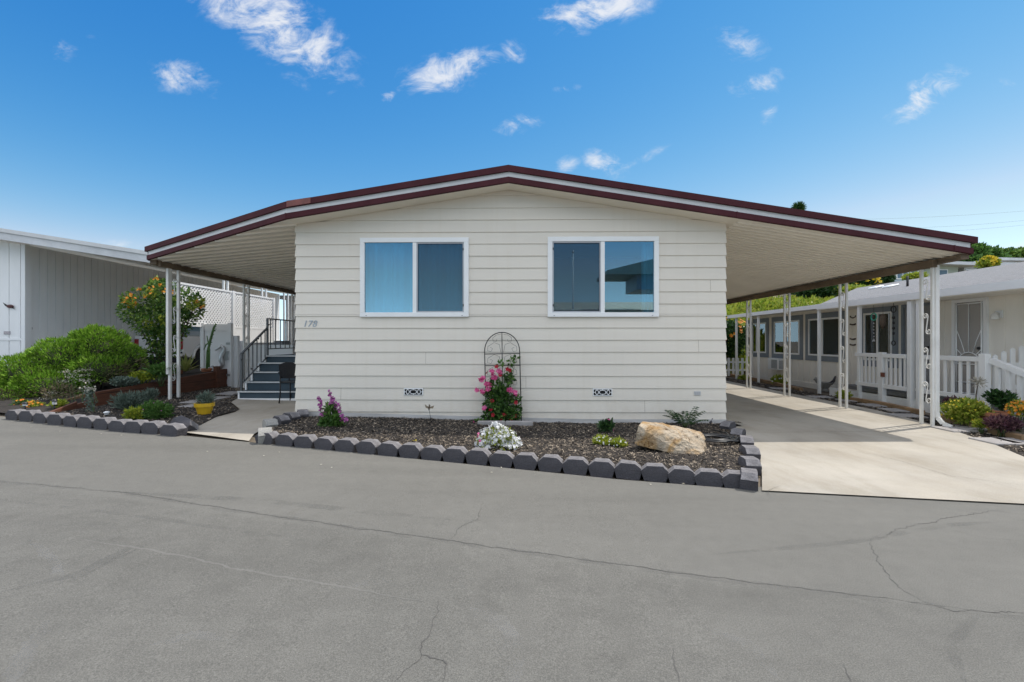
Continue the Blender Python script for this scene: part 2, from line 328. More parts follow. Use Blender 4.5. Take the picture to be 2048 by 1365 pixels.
# ------------------------------------------------------------------ ground, road, concrete
def sheet(name, poly, m, dz, step=0.5, zf=None, bumpf=None):
    """A flat polygon draped over the ground, cut into small cells so that it follows the fall."""
    bm = bmesh.new(); vs = [bm.verts.new((p[0], p[1], 0)) for p in poly]; bm.faces.new(vs)
    xs = [p[0] for p in poly]; ys = [p[1] for p in poly]
    for (a, lo, hi) in ((0, min(xs), max(xs)), (1, min(ys), max(ys))):
        k = lo + step
        while k < hi - 1e-6:
            no = [0, 0, 0]; no[a] = 1; co = [0, 0, 0]; co[a] = k
            bmesh.ops.bisect_plane(bm, geom=bm.verts[:] + bm.edges[:] + bm.faces[:], plane_co=co, plane_no=no); k += step
    for k in (-14, 1):
        if min(xs) < k < max(xs): bmesh.ops.bisect_plane(bm, geom=bm.verts[:] + bm.edges[:] + bm.faces[:], plane_co=(k, 0, 0), plane_no=(1, 0, 0))
    bmesh.ops.triangulate(bm, faces=[f for f in bm.faces if len(f.verts) > 4])
    for v in bm.verts: v.co.z = g(v.co.x, v.co.y) + dz + (zf(v.co.x, v.co.y) if zf else 0)
    bmesh.ops.recalc_face_normals(bm, faces=bm.faces)
    if sum(f.normal.z for f in bm.faces) < 0: bmesh.ops.reverse_faces(bm, faces=bm.faces)
    me = bpy.data.meshes.new(name); bm.to_mesh(me); bm.free(); me.materials.append(m)
    o = bpy.data.objects.new(name, me); COL.objects.link(o); return o

def asphalt_mat():
    m = bpy.data.materials.new('weathered_asphalt'); m.use_nodes = True; nt = m.node_tree; b = nt.nodes['Principled BSDF']; N = nt.nodes.new; L = nt.links.new
    tc = N('ShaderNodeTexCoord'); ob = tc.outputs['Object']
    def nz(scale, detail=5, rough=0.6, vec=None):
        n = N('ShaderNodeTexNoise'); n.inputs['Scale'].default_value = scale; n.inputs['Detail'].default_value = detail; n.inputs['Roughness'].default_value = rough; L(vec or ob, n.inputs['Vector']); return n.outputs[0]
    def mul(a, bb):
        x = N('ShaderNodeMix'); x.data_type = 'RGBA'; x.blend_type = 'MULTIPLY'; x.inputs[0].default_value = 1; L(a, x.inputs[6]); L(bb, x.inputs[7]); return x.outputs[2]
    mp = N('ShaderNodeMapping'); mp.inputs['Rotation'].default_value = (0, 0, R(14)); mp.inputs['Scale'].default_value = (0.25, 1.6, 1); L(ob, mp.inputs[0])
    c = _ramp(nt, nz(0.55), [(0.3, (0.148, 0.142, 0.126)), (0.7, (0.168, 0.161, 0.143))])
    c = mul(c, _ramp(nt, nz(1.1, 6, 0.65, mp.outputs[0]), [(0.3, (0.90,) * 3), (0.5, (1.0,) * 3), (0.72, (1.07,) * 3)]))        # long worn streaks
    c = mul(c, _ramp(nt, nz(170, 2), [(0.3, (0.72,) * 3), (0.52, (1.0,) * 3), (0.75, (1.3,) * 3)]))                            # aggregate
    c = mul(c, _ramp(nt, nz(9, 6, 0.7), [(0.3, (0.93,) * 3), (0.7, (1.06,) * 3)]))
    # an older, rougher lane lies on the near side of the paving seam
    A_, B_ = PG(0, 964), PG(2060, 1238); d_ = (B_ - A_).normalized(); nn = Vector((d_.y, -d_.x, 0))
    vd = N('ShaderNodeVectorMath'); vd.operation = 'DOT_PRODUCT'; vd.inputs[1].default_value = tuple(nn); L(ob, vd.inputs[0])
    mr = N('ShaderNodeMapRange'); mr.inputs[1].default_value = nn.dot(A_) - .02; mr.inputs[2].default_value = nn.dot(A_) + .03; L(vd.outputs['Value'], mr.inputs[0]); lane = mr.outputs[0]
    def lmul(c, cols, fac):
        x = N('ShaderNodeMix'); x.data_type = 'RGBA'; x.blend_type = 'MULTIPLY'; L(lane, x.inputs[0]); L(c, x.inputs[6]); L(_ramp(nt, fac, cols), x.inputs[7]); return x.outputs[2]
    c = lmul(c, [(.3, (.82,) * 3), (.5, (.93,) * 3), (.64, (.97,) * 3), (.78, (1.22,) * 3)], nz(3.2, 9, .74))
    c = lmul(c, [(.30, (.88,) * 3), (.5, (1.0,) * 3), (.72, (1.14,) * 3)], nz(85, 3, .6))
    oil = _ramp(nt, nz(2.3, 2, .5), [(.70, (1, 1, 1)), (.78, (.86, .85, .84))]); c = mul(c, oil)
    sp = N('ShaderNodeTexVoronoi'); sp.inputs['Scale'].default_value = 26; L(ob, sp.inputs['Vector'])
    c2 = _ramp(nt, sp.outputs['Distance'], [(0.035, (1,) * 3), (0.07, (0,) * 3)])
    x = N('ShaderNodeMix'); x.data_type = 'RGBA'; x.inputs[7].default_value = (0.36, 0.34, 0.30, 1); L(c, x.inputs[6])
    th = N('ShaderNodeMath'); th.operation = 'MULTIPLY'; L(c2, th.inputs[0]); gt = N('ShaderNodeMath'); gt.operation = 'GREATER_THAN'; gt.inputs[1].default_value = 0.6
    L(nz(4, 2), gt.inputs[0]); L(gt.outputs[0], th.inputs[1]); L(th.outputs[0], x.inputs[0]); c = x.outputs[2]
    L(c, b.inputs['Base Color']); b.inputs['Roughness'].default_value = 0.85; b.inputs['Specular IOR Level'].default_value = 0.3
    bp = N('ShaderNodeBump'); bp.inputs['Strength'].default_value = 0.35; bp.inputs['Distance'].default_value = 0.006; L(nz(150, 3), bp.inputs['Height']); L(bp.outputs[0], b.inputs['Normal'])
    return m
M['asphalt'] = asphalt_mat()
M['crack'] = mat('crack_fill', (0.095, 0.090, 0.083), 0.95, 0.2, 12)
M['seal'] = mat('old_seal_line', (0.160, 0.153, 0.137), 0.9, 0.10, 9, 0.1, 120, speck=0.15)
def worn_mat(name, col, amt, scale):
    m = mesh_screen_mat(name, col, amt); nt = m.node_tree; N = nt.nodes.new; L = nt.links.new
    n = N('ShaderNodeTexNoise'); n.inputs['Scale'].default_value = scale; n.inputs['Detail'].default_value = 6; tc = N('ShaderNodeTexCoord'); L(tc.outputs['Object'], n.inputs['Vector'])
    r = _ramp(nt, n.outputs[0], [(.38, (0, 0, 0)), (.62, (amt,) * 3)]); mx = [q for q in nt.nodes if q.type == 'MIX_SHADER'][0]; L(r, mx.inputs[0]); return m
M['track'] = worn_mat('tyre_track', (0.12, 0.117, 0.11), .16, 5); M['scuff'] = worn_mat('pale_scuff', (0.30, 0.29, 0.27), .30, 7)

gm = MB()
gx = [-400, -14, 1, 400]
for i in range(3):
    x0, x1 = gx[i], gx[i + 1]
    gm.add([(x0, -300, g(x0) - .03), (x1, -300, g(x1) - .03), (x1, 700, g(x1) - .03), (x0, 700, g(x0) - .03)], [(0, 1, 2, 3)])
M['earth'] = mat('dry_earth', (0.16, 0.13, 0.095), 0.95, 0.3, 0.6, 0.4, 20, speck=0.15)
struct(gm.build('ground', M['earth']))

# edge of the road, left to right (x, y)
RE = [(-60, 20.4), (-8.3, 7.2), (-4.8, 6.26), (-3.4, 5.93), (2.16, 4.5), (2.49, 4.60), (4.56, 4.10), (6.2, 3.70), (60, -9.4)]
road = struct(sheet('road', [(-60, -6), (60, -18)] + RE[::-1], M['asphalt'], 0.0, 3.0))

def wiggle_line(pts, dz, w, jit, step=0.018, taper=False, wj=0.5):
    """A thin ragged ribbon lying on the ground through the given points."""
    P = [Vector((p[0], p[1], 0)) for p in pts]; path = []
    for a, b in zip(P[:-1], P[1:]):
        n = max(1, int((b - a).length / step))
        for i in range(n): path.append(a.lerp(b, i / n))
    path.append(P[-1]); vs = []; fs = []; k = len(path); off = 0.0
    for i, p in enumerate(path):
        t = (path[min(i + 1, k - 1)] - path[max(i - 1, 0)]).normalized(); nr = Vector((-t.y, t.x, 0))
        off = off * 0.86 + random.uniform(-jit, jit)
        ww = w * (1 + random.uniform(-wj, wj)) * (min(1, 4 * min(i, k - 1 - i) / k + .15) if taper else 1)
        for sgn in (-1, 1):
            q = p + nr * (off + sgn * ww / 2); vs.append((q.x, q.y, g(q.x, q.y) + dz))
    for i in range(k - 1): fs.append((2 * i, 2 * i + 2, 2 * i + 3, 2 * i + 1))
    return vs, fs
def line_obj(name, lines, m, parent):
    b = MB()
    for args in lines: b.add(*wiggle_line(*args[0], **args[1]))
    return b.build(name, m, parent)
def PGs(l): return [PG(*p).xy for p in l]
cr = []
for pts, w, j in (
    ([(-30, 960), (240, 984), (470, 1020), (760, 1062), (1010, 1098), (1300, 1138), (1560, 1172), (1850, 1208), (2060, 1238)], .0065, .006),
    ([(968, 1005), (958, 1040), (912, 1062), (893, 1088)], .004, .010),
    ([(875, 1195), (878, 1222), (862, 1262), (838, 1290), (838, 1312), (812, 1340), (795, 1365)], .005, .008),
    ([(838, 1312), (868, 1318), (888, 1330), (878, 1366)], .005, .010),
    ([(1742, 1075), (1760, 1120), (1800, 1180), (1846, 1206)], .0045, .010),
    ([(1742, 1080), (1790, 1058), (1900, 1035), (1980, 1022), (2050, 1030)], .005, .012),
    ([(1345, 1300), (1352, 1335), (1362, 1368)], .0045, .007),
    ([(1690, 1330), (1712, 1368)], .0045, .007),
    ([(1850, 1206), (1905, 1222), (2060, 1225)], .004, .010)):
    cr.append(((PGs(pts), .0016, w, j), dict(taper=True, wj=.7)))
line_obj('crack', cr, M['crack'], road)
seal = []
for pts, w in (([(150, 1078), (300, 1100), (480, 1138), (760, 1188), (870, 1210)], .016),):
    seal.append(((PGs(pts), .0009, w, .006), dict(taper=True, wj=.35)))
line_obj('seal_line', seal, M['seal'], road)

tk = []
for pts, w in (([(0, 1185), (150, 1150), (290, 1082)], .07), ([(-10, 1200), (140, 1164), (300, 1086)], .03), ([(1900, 1060), (1980, 1078), (2060, 1084)], .05), ([(1420, 1110), (1700, 1085), (1900, 1050), (2060, 1040)], .06), ([(1960, 1225), (1900, 1290), (1930, 1370)], .05), ([(250, 985), (500, 1000), (900, 1040)], .10), ([(0, 1000), (300, 1035), (640, 1085)], .05)):
    tk.append(((PGs(pts), .0005, w, .002), dict(taper=True, wj=.15)))
tk.append(((PGs([(-30, 961), (240, 985), (470, 1022), (760, 1064), (1010, 1100), (1300, 1140), (1560, 1174), (1850, 1210), (2060, 1240)]), .0004, .06, .004), dict(wj=.3)))
line_obj('tyre_track', tk, M['track'], road)
tk = []
for pts, w in (([(940, 1215), (1010, 1260), (1030, 1370)], .12), ([(20, 1370), (40, 1320), (100, 1240)], .08), ([(640, 1170), (720, 1165), (790, 1162)], .07), ([(300, 1290), (380, 1270), (470, 1280)], .06), ([(60, 1080), (120, 1130), (110, 1190)], .05), ([(1400, 1250), (1500, 1290), (1560, 1360)], .06)):
    tk.append(((PGs(pts), .0007, w, .004), dict(taper=True, wj=.3)))
line_obj('scuff', tk, M['scuff'], road)
drive = [tuple(PG(*p).xy) for p in ((1524, 984), (1524, 950), (1520, 915), (1508, 892), (1480, 868), (1458, 856))] + [(3.75, 7.75), (3.75, 26), (7.5, 26), (7.42, 9.6), (7.08, 7.83), (6.86, 7.15), (6.58, 6.42), (6.16, 5.57), (5.75, 4.75), (5.4, 3.88), (4.56, 4.08)]
drv = struct(sheet('driveway', drive, M['concrete'], 0.014, 1.2))
dl = []
for pts, w in (([(1440, 826), (1560, 822), (1680, 824), (1712, 822), (1745, 818)], .010), ([(1510, 868), (1640, 866), (1740, 866), (1880, 868)], .006), ([(1715, 905), (1800, 925), (1900, 955), (2050, 975)], .004),
                ([(1510, 776), (1600, 787)], .006), ([(1540, 1000), (1535, 985), (1560, 975)], .003)):
    dl.append(((PGs(pts), .018, w, .004), dict(taper=True, wj=.6)))
line_obj('joint', dl, M['crack'], drv)

walk = [PG(*p).xy for p in ((372, 867), (432, 836), (470, 826), (480, 820), (470, 812), (462, 806), (473, 799))] + [(-3.75, 10.05), (-3.75, 8.2)] + [PG(*p).xy for p in ((590, 838), (540, 852), (508, 870), (498, 884))]
wk = struct(sheet('walkway', walk, M['concrete'], 0.012, 0.6))

# ------------------------------------------------------------------ mulch beds
M['mulchbase'] = mat('mulch_bed', (0.030, 0.024, 0.020), 0.95, 0.5, 12, 0.9, 45, speck=0.4)
def chip_mat():
    return leaf_mat('bark_chips', [(0.012, 0.010, 0.009), (0.035, 0.028, 0.022), (0.10, 0.08, 0.062), (0.22, 0.175, 0.13), (0.40, 0.33, 0.25)], 0.0, 0.85)
M['chips'] = chip_mat()
FB = [(-3.42, 6.10), (-1.0, 5.45), (2.20, 4.66)] + [tuple(PG(*p).xy) for p in ((1508, 962), (1508, 930), (1502, 902), (1488, 882), (1464, 864), (1446, 852))] + [(3.75, 7.72), (3.75, 7.9), (-3.8, 7.9), (-3.8, 7.55), (-3.55, 7.0), (-3.70, 6.5)]
def inside(poly, x, y):
    c = np.zeros(len(x), bool); n = len(poly); j = n - 1
    for i in range(n):
        xi, yi = poly[i]; xj, yj = poly[j]
        c ^= ((yi > y) != (yj > y)) & (x < (xj - xi) * (y - yi) / (yj - yi + 1e-12) + xi); j = i
    return c
def mound(x, y):
    return 0.07 + 0.03 * mnoise.noise((x * 1.3, y * 1.3, 0)) + 0.015 * mnoise.noise((x * 5, y * 5, 3))
fb = struct(sheet('mulch_bed', FB, M['mulchbase'], 0.0, 0.12, zf=mound))
LBED = [PG(*p).xy for p in ((8, 834), (368, 868), (432, 836), (478, 822), (466, 812), (460, 806), (473, 799), (470, 780), (460, 776))] + [(-7.9, 12.4), (-7.95, 8.4), (-7.95, 7.3)]
lbed = struct(sheet('mulch_bed', LBED, M['mulchbase'], 0.0, 0.2, zf=lambda x, y: 0.02 + 0.02 * mnoise.noise((x * 2, y * 2, 5))))
def chips(name, poly, n, zf, smin=.015, smax=.05, avoid=None):
    xs = [p[0] for p in poly]; ys = [p[1] for p in poly]
    x = RNG.uniform(min(xs), max(xs), n * 3); y = RNG.uniform(min(ys), max(ys), n * 3)
    k = inside(poly, x, y); x, y = x[k][:n], y[k][:n]; n = len(x)
    z = np.array([g(a, b) + zf(a, b) for a, b in zip(x, y)]) + RNG.uniform(0.0, 0.014, n)
    A = unit(np.stack([RNG.normal(size=n), RNG.normal(size=n), RNG.normal(size=n) * .28], 1))
    Nn = unit(np.stack([RNG.normal(size=n) * .5, RNG.normal(size=n) * .5, np.ones(n)], 1))
    S = unit(np.cross(Nn, A)); L = RNG.uniform(smin, smax, n)[:, None]; W = (L[:, 0] * RNG.uniform(.18, .45, n))[:, None]; C = np.stack([x, y, z], 1)
    V = np.stack([C - A * L / 2 - S * W / 2, C + A * L / 2 - S * W * .3, C + A * L / 2 + S * W * .4, C - A * L / 2 + S * W / 2], 1)
    return tag(quads(name, V, M['chips']), kind='stuff')
chips('bark_mulch', FB, 34000, mound, .012, .042)
chips('bark_mulch', LBED, 9000, lambda x, y: 0.02 + 0.02 * mnoise.noise((x * 2, y * 2, 5)))
STRIP = [(7.44, 18), (7.42, 9.6), (7.08, 7.83), (6.86, 7.15), (6.58, 6.42), (6.16, 5.57), (5.75, 4.75), (6.5, 4.6), (7.3, 6.0), (7.75, 7.2), (8.0, 9.0), (8.15, 12), (8.2, 18)]
struct(sheet('mulch_strip', STRIP, M['mulchbase'], 0.008, 0.6))
chips('bark_mulch', STRIP, 7000, lambda x, y: 0.014, .02, .06)

# ------------------------------------------------------------------ edging blocks
M['stone_lit_top'] = mat('sunlit_block_top', (0.19, 0.18, 0.185), 0.95, 0.35, 9, 0.5, 60, speck=0.2)  # sunlight on the block tops painted in as a paler colour
def block_mesh(seed, pale=False):
    rnd = random.Random(seed); bm = bmesh.new(); w, h, d = .138, .165, .15
    prof = [(-w * .78, -.03), (w * .78, -.03), (w * .99, h * .50), (w * .98, h * .60), (w * .56, h), (-w * .56, h), (-w * .98, h * .60), (-w * .99, h * .50)]
    prof = [(a + rnd.uniform(-.006, .006), b + rnd.uniform(-.005, .005)) for a, b in prof]
    f0 = bm.faces.new([bm.verts.new((a, 0, b)) for a, b in prof])
    r = bmesh.ops.extrude_face_region(bm, geom=[f0]); ev = [e for e in r['geom'] if isinstance(e, bmesh.types.BMVert)]
    for v in ev: v.co.y += d + rnd.uniform(-.01, .01); v.co.x *= 0.93
    bmesh.ops.recalc_face_normals(bm, faces=bm.faces)
    bmesh.ops.bevel(bm, geom=bm.edges[:], offset=.006, segments=2, profile=.6, affect='EDGES')
    bmesh.ops.triangulate(bm, faces=bm.faces[:]); bmesh.ops.subdivide_edges(bm, edges=[e for e in bm.edges if e.calc_length() > .04], cuts=2)
    for v in bm.verts:
        v.co += Vector((mnoise.noise(v.co * 38 + Vector((seed, 0, 0))), mnoise.noise(v.co * 34 + Vector((0, seed, 0))), mnoise.noise(v.co * 40 + Vector((0, 0, seed))))) * .0035
    me = bpy.data.meshes.new('edging_block'); bm.to_mesh(me); bm.free(); me.materials.append(M['stone_pale'] if pale else M['stone']); me.materials.append(M['stone_pale'] if pale else M['stone_lit_top'])
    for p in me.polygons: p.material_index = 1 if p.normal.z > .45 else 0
    return me
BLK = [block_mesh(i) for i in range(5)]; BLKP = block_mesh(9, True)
def block(x, y, ang, label, group, pale=False, dz=0.0, tilt=(0, 0), s=1.0, k=[0]):
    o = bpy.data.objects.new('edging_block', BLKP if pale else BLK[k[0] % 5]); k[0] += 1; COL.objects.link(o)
    o.location = (x, y, g(x, y) + dz); o.rotation_euler = (tilt[0], tilt[1], ang); o.scale = (s * 1.05, s, s * random.uniform(.84, .93))
    return tag(o, label, 'edging block', group)
front = [527, 567, 605, 646, 688, 731, 774, 817, 862, 907, 953, 1001, 1049, 1099.7, 1150.5, 1202.5, 1255.8, 1309.7, 1364.5, 1419.6, 1475.5]
ea = math.atan2(4.5 - 5.93, 2.16 + 3.4)
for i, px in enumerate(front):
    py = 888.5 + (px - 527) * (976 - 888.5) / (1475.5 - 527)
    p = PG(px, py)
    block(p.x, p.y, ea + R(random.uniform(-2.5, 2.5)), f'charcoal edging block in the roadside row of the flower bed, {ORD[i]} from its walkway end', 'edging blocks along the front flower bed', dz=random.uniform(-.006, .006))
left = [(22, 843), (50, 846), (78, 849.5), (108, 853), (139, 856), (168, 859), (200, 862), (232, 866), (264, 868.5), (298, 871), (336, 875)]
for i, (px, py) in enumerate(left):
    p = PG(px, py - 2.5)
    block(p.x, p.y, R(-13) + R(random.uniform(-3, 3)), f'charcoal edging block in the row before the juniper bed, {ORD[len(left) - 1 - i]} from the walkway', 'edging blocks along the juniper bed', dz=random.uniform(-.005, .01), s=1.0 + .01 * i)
rn = 'edging blocks curving up beside the driveway'
for i, (px, py, an, til) in enumerate(((1521, 979, 66, 0), (1519, 946, 84, 0), (1518, 921, 82, 0), (1510, 899, 70, 0), (1492, 881, 52, 0), (1469, 866, 44, 0), (1438, 856, 20, -8))):
    p = PG(px, py)
    block(p.x - .01, p.y + .04, R(an), f'grey edging block in the short row beside the driveway, {ORD[i]} from the road corner', rn, dz=.01, tilt=(R(til), 0), s=1.02)
for i, (px, py, an, pale) in enumerate(((507, 886, -60, True), (520, 864, -50, True), (545, 855, -35, False), (566, 848, -30, False), (588, 842, -60, False))):
    p = PG(px, py)
    block(p.x + .05, p.y + .02, R(an), f'{"pale worn" if pale else "grey shaded"} edging block beside the entry walkway, {ORD[i]} from the road', 'edging blocks beside the entry walkway', pale=pale, dz=.02, s=1.05)
p = PG(352, 862, .02)
block(p.x, p.y, R(-20), 'loose charcoal block tipped over behind the row by the walkway', None, dz=.06, tilt=(R(-38), R(14)), s=1.25)
# ------------------------------------------------------------------ the mobile home
D, F, YB = 7.72, 7.32, 24.0
XL, XR = PY(594, 600, D).x, PY(1449, 600, D).x
home = thing('mobile_home', 'cream mobile home with lapped siding, maroon roof trim and open carport awning', 'mobile home', (0, D, g(0)))
K, P_, E = PY(573, 438, F), PY(1017, 365, F), PY(1943, 508, F)
XB = -7.55
CN = PX(296, 520, XB)                            # outer corner of the porch awning
def under(x):                                    # underside of the roof above x
    if x < P_.x: return P_.z + (x - P_.x) * (P_.z - K.z) / (P_.x - K.x)
    return P_.z + (x - P_.x) * (E.z - P_.z) / (E.x - P_.x)
# windows: opening rectangles in the wall plane
def wrect(x0, x1, y0, y1):
    a, b = PY(x0, y0, D), PY(x1, y1, D); return [a.x, b.x, b.z, a.z]
WIN = [wrect(722, 938, 477.5, 634.5), wrect(1095, 1316, 475.5, 634.5)]
HOLE = [(a + .045, b - .045, c + .045, d - .045) for a, b, c, d in WIN]
# lapped boards, each a wedge that stands out at its lower edge, also round the corners
def boards(mb, y, x0, x1, holes, top):
    z0 = 1.672 - .2032 * 9
    k = 0
    while True:
        zb = z0 + .2032 * k; zt = zb + .2032; k += 1
        if zt < g((x0 + x1) / 2) - .05: continue
        if zb > 4.2: break
        levels = [zb] + sorted({z for h in holes for z in (h[2], h[3]) if zb + .002 < z < zt - .002}) + [zt]
        for a, b in zip(levels[:-1], levels[1:]):
            cuts = [(x0, x1)]
            for h in holes:
                if h[2] <= a + .001 and h[3] >= b - .001: cuts = [q for c in cuts for q in (((c[0], h[0]), (h[1], c[1])) if c[0] < h[0] and h[1] < c[1] else (c,))]
            fb_ = lambda z: .012 + .016 * (zt - z) / .2032
            for (c0, c1) in cuts:
                xs = [c0] + [x for x in (P_.x,) if c0 < x < c1] + [c1]
                # cap the board by the roof: walk along in small pieces where it is cut
                n = max(1, int((c1 - c0) / .45)) if b < min(top(c0), top(c1)) else 24
                for i in range(n):
                    xa, xb = c0 + (c1 - c0) * i / n, c0 + (c1 - c0) * (i + 1) / n
                    ba, bb = min(b, top(xa)), min(b, top(xb))
                    if ba <= a + .003 and bb <= a + .003: continue
                    ba, bb = max(ba, a + .001), max(bb, a + .001)
                    ea0 = fb_(a) * .9 if abs(xa - x0) < 1e-6 else 0; eb0 = fb_(a) * .9 if abs(xb - x1) < 1e-6 else 0
                    ea1 = fb_(ba) * .9 if abs(xa - x0) < 1e-6 else 0; eb1 = fb_(bb) * .9 if abs(xb - x1) < 1e-6 else 0
                    jy = lambda x, zz: .0022 * mnoise.noise((x * 1.1, zb * 7, 1.0)); jz = lambda x: .0035 * mnoise.noise((x * .8, zb * 5, 4.0)) if abs(a - zb) < 1e-6 else 0
                    mb.hexa([(xa - ea0, y - fb_(a) + jy(xa, a), a + jz(xa)), (xb + eb0, y - fb_(a) + jy(xb, a), a + jz(xb)), (xb + eb0, y + .02, a), (xa - ea0, y + .02, a),
                             (xa - ea1, y - fb_(ba) + jy(xa, a), ba), (xb + eb1, y - fb_(bb) + jy(xb, a), bb), (xb + eb1, y + .02, bb), (xa - ea1, y + .02, ba)])
w = MB(); boards(w, D, XL, XR, HOLE, lambda x: under(x) - .002)
w.box(XL - .012, XR + .012, D - .012, D + .02, g(XL) - .25, 1.672 - .2032 * 8 + .02) if False else None
w.build('wall', M['siding'], home)
BJM = mat('joint_line', (0.33, 0.29, 0.23), .8)  # brown of the butt joints between boards
for i, (bx_, kk) in enumerate(((-2.2, 9), (.62, 10), (2.35, 9), (-.9, 14), (1.7, 15), (3.0, 7), (-3.05, 3), (.1, 4), (2.1, 2), (-1.6, 6), (3.2, 12))):
    zb = 1.672 - .2032 * 9 + .2032 * kk
    if any(h[0] - .1 < bx_ < h[1] + .1 and zb < h[3] + .1 and zb + .2 > h[2] - .1 for h in HOLE): continue
    MB().hexa([(bx_ - .0022, D - .0290, zb + .003), (bx_ + .0022, D - .0290, zb + .003), (bx_ + .0022, D - .02, zb + .003), (bx_ - .0022, D - .02, zb + .003), (bx_ - .0022, D - .0135, zb + .195), (bx_ + .0022, D - .0135, zb + .195), (bx_ + .0022, D - .008, zb + .195), (bx_ - .0022, D - .008, zb + .195)]).build('butt_joint', BJM, home)
sw = MB()                                        # side and back walls, closed behind
sw.box(XL, XL + .03, D + .021, YB, -.05, under(XL) - .01); sw.box(XR - .03, XR, D + .021, YB, -.05, under(XR) - .01); sw.box(XL + .03, XR - .03, YB - .04, YB, -.05, 3.3)
sw.build('side_wall', M['siding'], home)
fl = MB().box(XL + .031, XR - .031, D + .022, YB - .041, .55, .60).build('floor_deck', M['dark'], home)
iw = MB().box(XL + .031, XR - .031, D + 2.4, D + 2.45, .601, 3.3).build('inner_partition', mat('inner_wall', (0.20, 0.19, 0.17), .8), home)
# concrete footing strip along the foot of the front wall
ft = MB(); 
for i in range(16):
    xa, xb = XL + (XR - XL) * i / 16, XL + (XR - XL) * (i + 1) / 16
    za, zb = g(xa) + .135, g(xb) + .135
    ft.hexa([(xa, D - .034, -.05), (xb, D - .034, -.05), (xb, D - .029, -.05), (xa, D - .029, -.05), (xa, D - .034, za), (xb, D - .034, zb), (xb, D - .029, zb), (xa, D - .029, za)])
ft.build('skirting', mat('skirting_paint', (0.50, 0.485, 0.47), .7, .25, 3, .2, 30, stretch=(.6, 1, 5)), home)

# roof slab with soffit
rf = MB(); T = .235
xr = XR + .12
sec = [(K.x, K.z), (P_.x, P_.z), (xr, under(xr)), (xr, under(xr) + T), (P_.x, P_.z + T), (K.x, K.z + T)]
rf.add([(x, F + .03, z) for x, z in sec] + [(x, YB + .3, z) for x, z in sec],
       [(0, 1, 7, 6), (1, 2, 8, 7), (2, 3, 9, 8), (3, 4, 10, 9), (4, 5, 11, 10), (5, 0, 6, 11), (0, 5, 4, 1), (1, 4, 3, 2), (6, 7, 10, 11), (7, 8, 9, 10)])
roof = rf.build('roof', M['soffit'], home)
for k in (0, 1): MB().box(P_.x - .06, P_.x + .12, F + .6 + k * 5, F + .9 + k * 5, P_.z + T - .02, P_.z + T + .06).build('ridge_vent', M['beam'], roof)
# awnings: thin ribbed pans
def awning(name, q, m, ribs, t=.05):
    """q: four underside corners: inner front, outer front, outer back, inner back"""
    q = [Vector(p) for p in q]; b = MB(); up = Vector((0, 0, t)); b.add(q + [p + up for p in q], [(0, 1, 2, 3), (7, 6, 5, 4), (0, 4, 5, 1), (1, 5, 6, 2), (2, 6, 7, 3), (3, 7, 4, 0)])
    y0, y1 = min(p.y for p in q), max(p.y for p in q)
    n = int((y1 - y0) / ribs)
    for i in range(1, n):
        y = y0 + ribs * i + .02
        # rib runs from the inner edge to the outer edge at this y, clipped by the slanting front
        xi = q[0].x + (q[3].x - q[0].x) * (y - q[0].y) / (q[3].y - q[0].y); zi = q[0].z
        xo = q[1].x; zo = q[1].z
        if y < q[1].y:
            s = (y - q[0].y) / (q[1].y - q[0].y); xo, zo = q[0].x + s * (q[1].x - q[0].x), q[0].z + s * (q[1].z - q[0].z)
        if abs(xi - xo) < .15: continue
        h = .030 if ribs > .2 else .016; w_ = .012
        b.hexa([(xi, y - w_, zi - h), (xo, y - w_, zo - h), (xo, y + w_, zo - h), (xi, y + w_, zi - h), (xi, y - w_ * 1.6, zi + .003), (xo, y - w_ * 1.6, zo + .003), (xo, y + w_ * 1.6, zo + .003), (xi, y + w_ * 1.6, zi + .003)])
    return b.build(name, m, home)
e2 = under(xr)
ca = awning('carport_awning', [(xr + .002, F + .03, e2), (E.x, F + .03, E.z), (E.x, YB, E.z), (xr + .002, YB, e2)], M['pan'], .16, .2)
pa = awning('porch_awning', [(K.x - .002, F + .03, K.z), (CN.x, CN.y + .03, CN.z), (CN.x, 19, CN.z), (K.x - .002, 19, K.z)], M['pan'], .27, .19)
# three bands of the fascia along the whole front
path = [CN, K, P_, E]
def band(z0, z1, y0, y1, m, name, ext=0.0):
    b = MB(); pts = [Vector(p) for p in path]
    pts[0] = pts[0] + (pts[0] - pts[1]).normalized() * ext; pts[-1] = pts[-1] + (pts[-1] - pts[-2]).normalized() * ext
    n = len(pts); vs = []
    for p in pts: vs += [p + Vector((0, -y0, z0)), p + Vector((0, y1, z0)), p + Vector((0, y1, z1)), p + Vector((0, -y0, z1))]
    fs = [(0, 1, 2, 3), tuple((n - 1) * 4 + i for i in (3, 2, 1, 0))]
    for i in range(n - 1):
        for j in range(4): fs.append((i * 4 + j, (i + 1) * 4 + j, (i + 1) * 4 + (j + 1) % 4, i * 4 + (j + 1) % 4))
    b.add(vs, fs); return b.build(name, m, home)
band(-.006, .080, .035, .028, M['maroon'], 'lower_trim')
band(.082, .163, .012, .026, M['fasciaw'], 'fascia', -.03)
band(.165, .262, .055, .029, M['maroon'], 'upper_trim', .05)
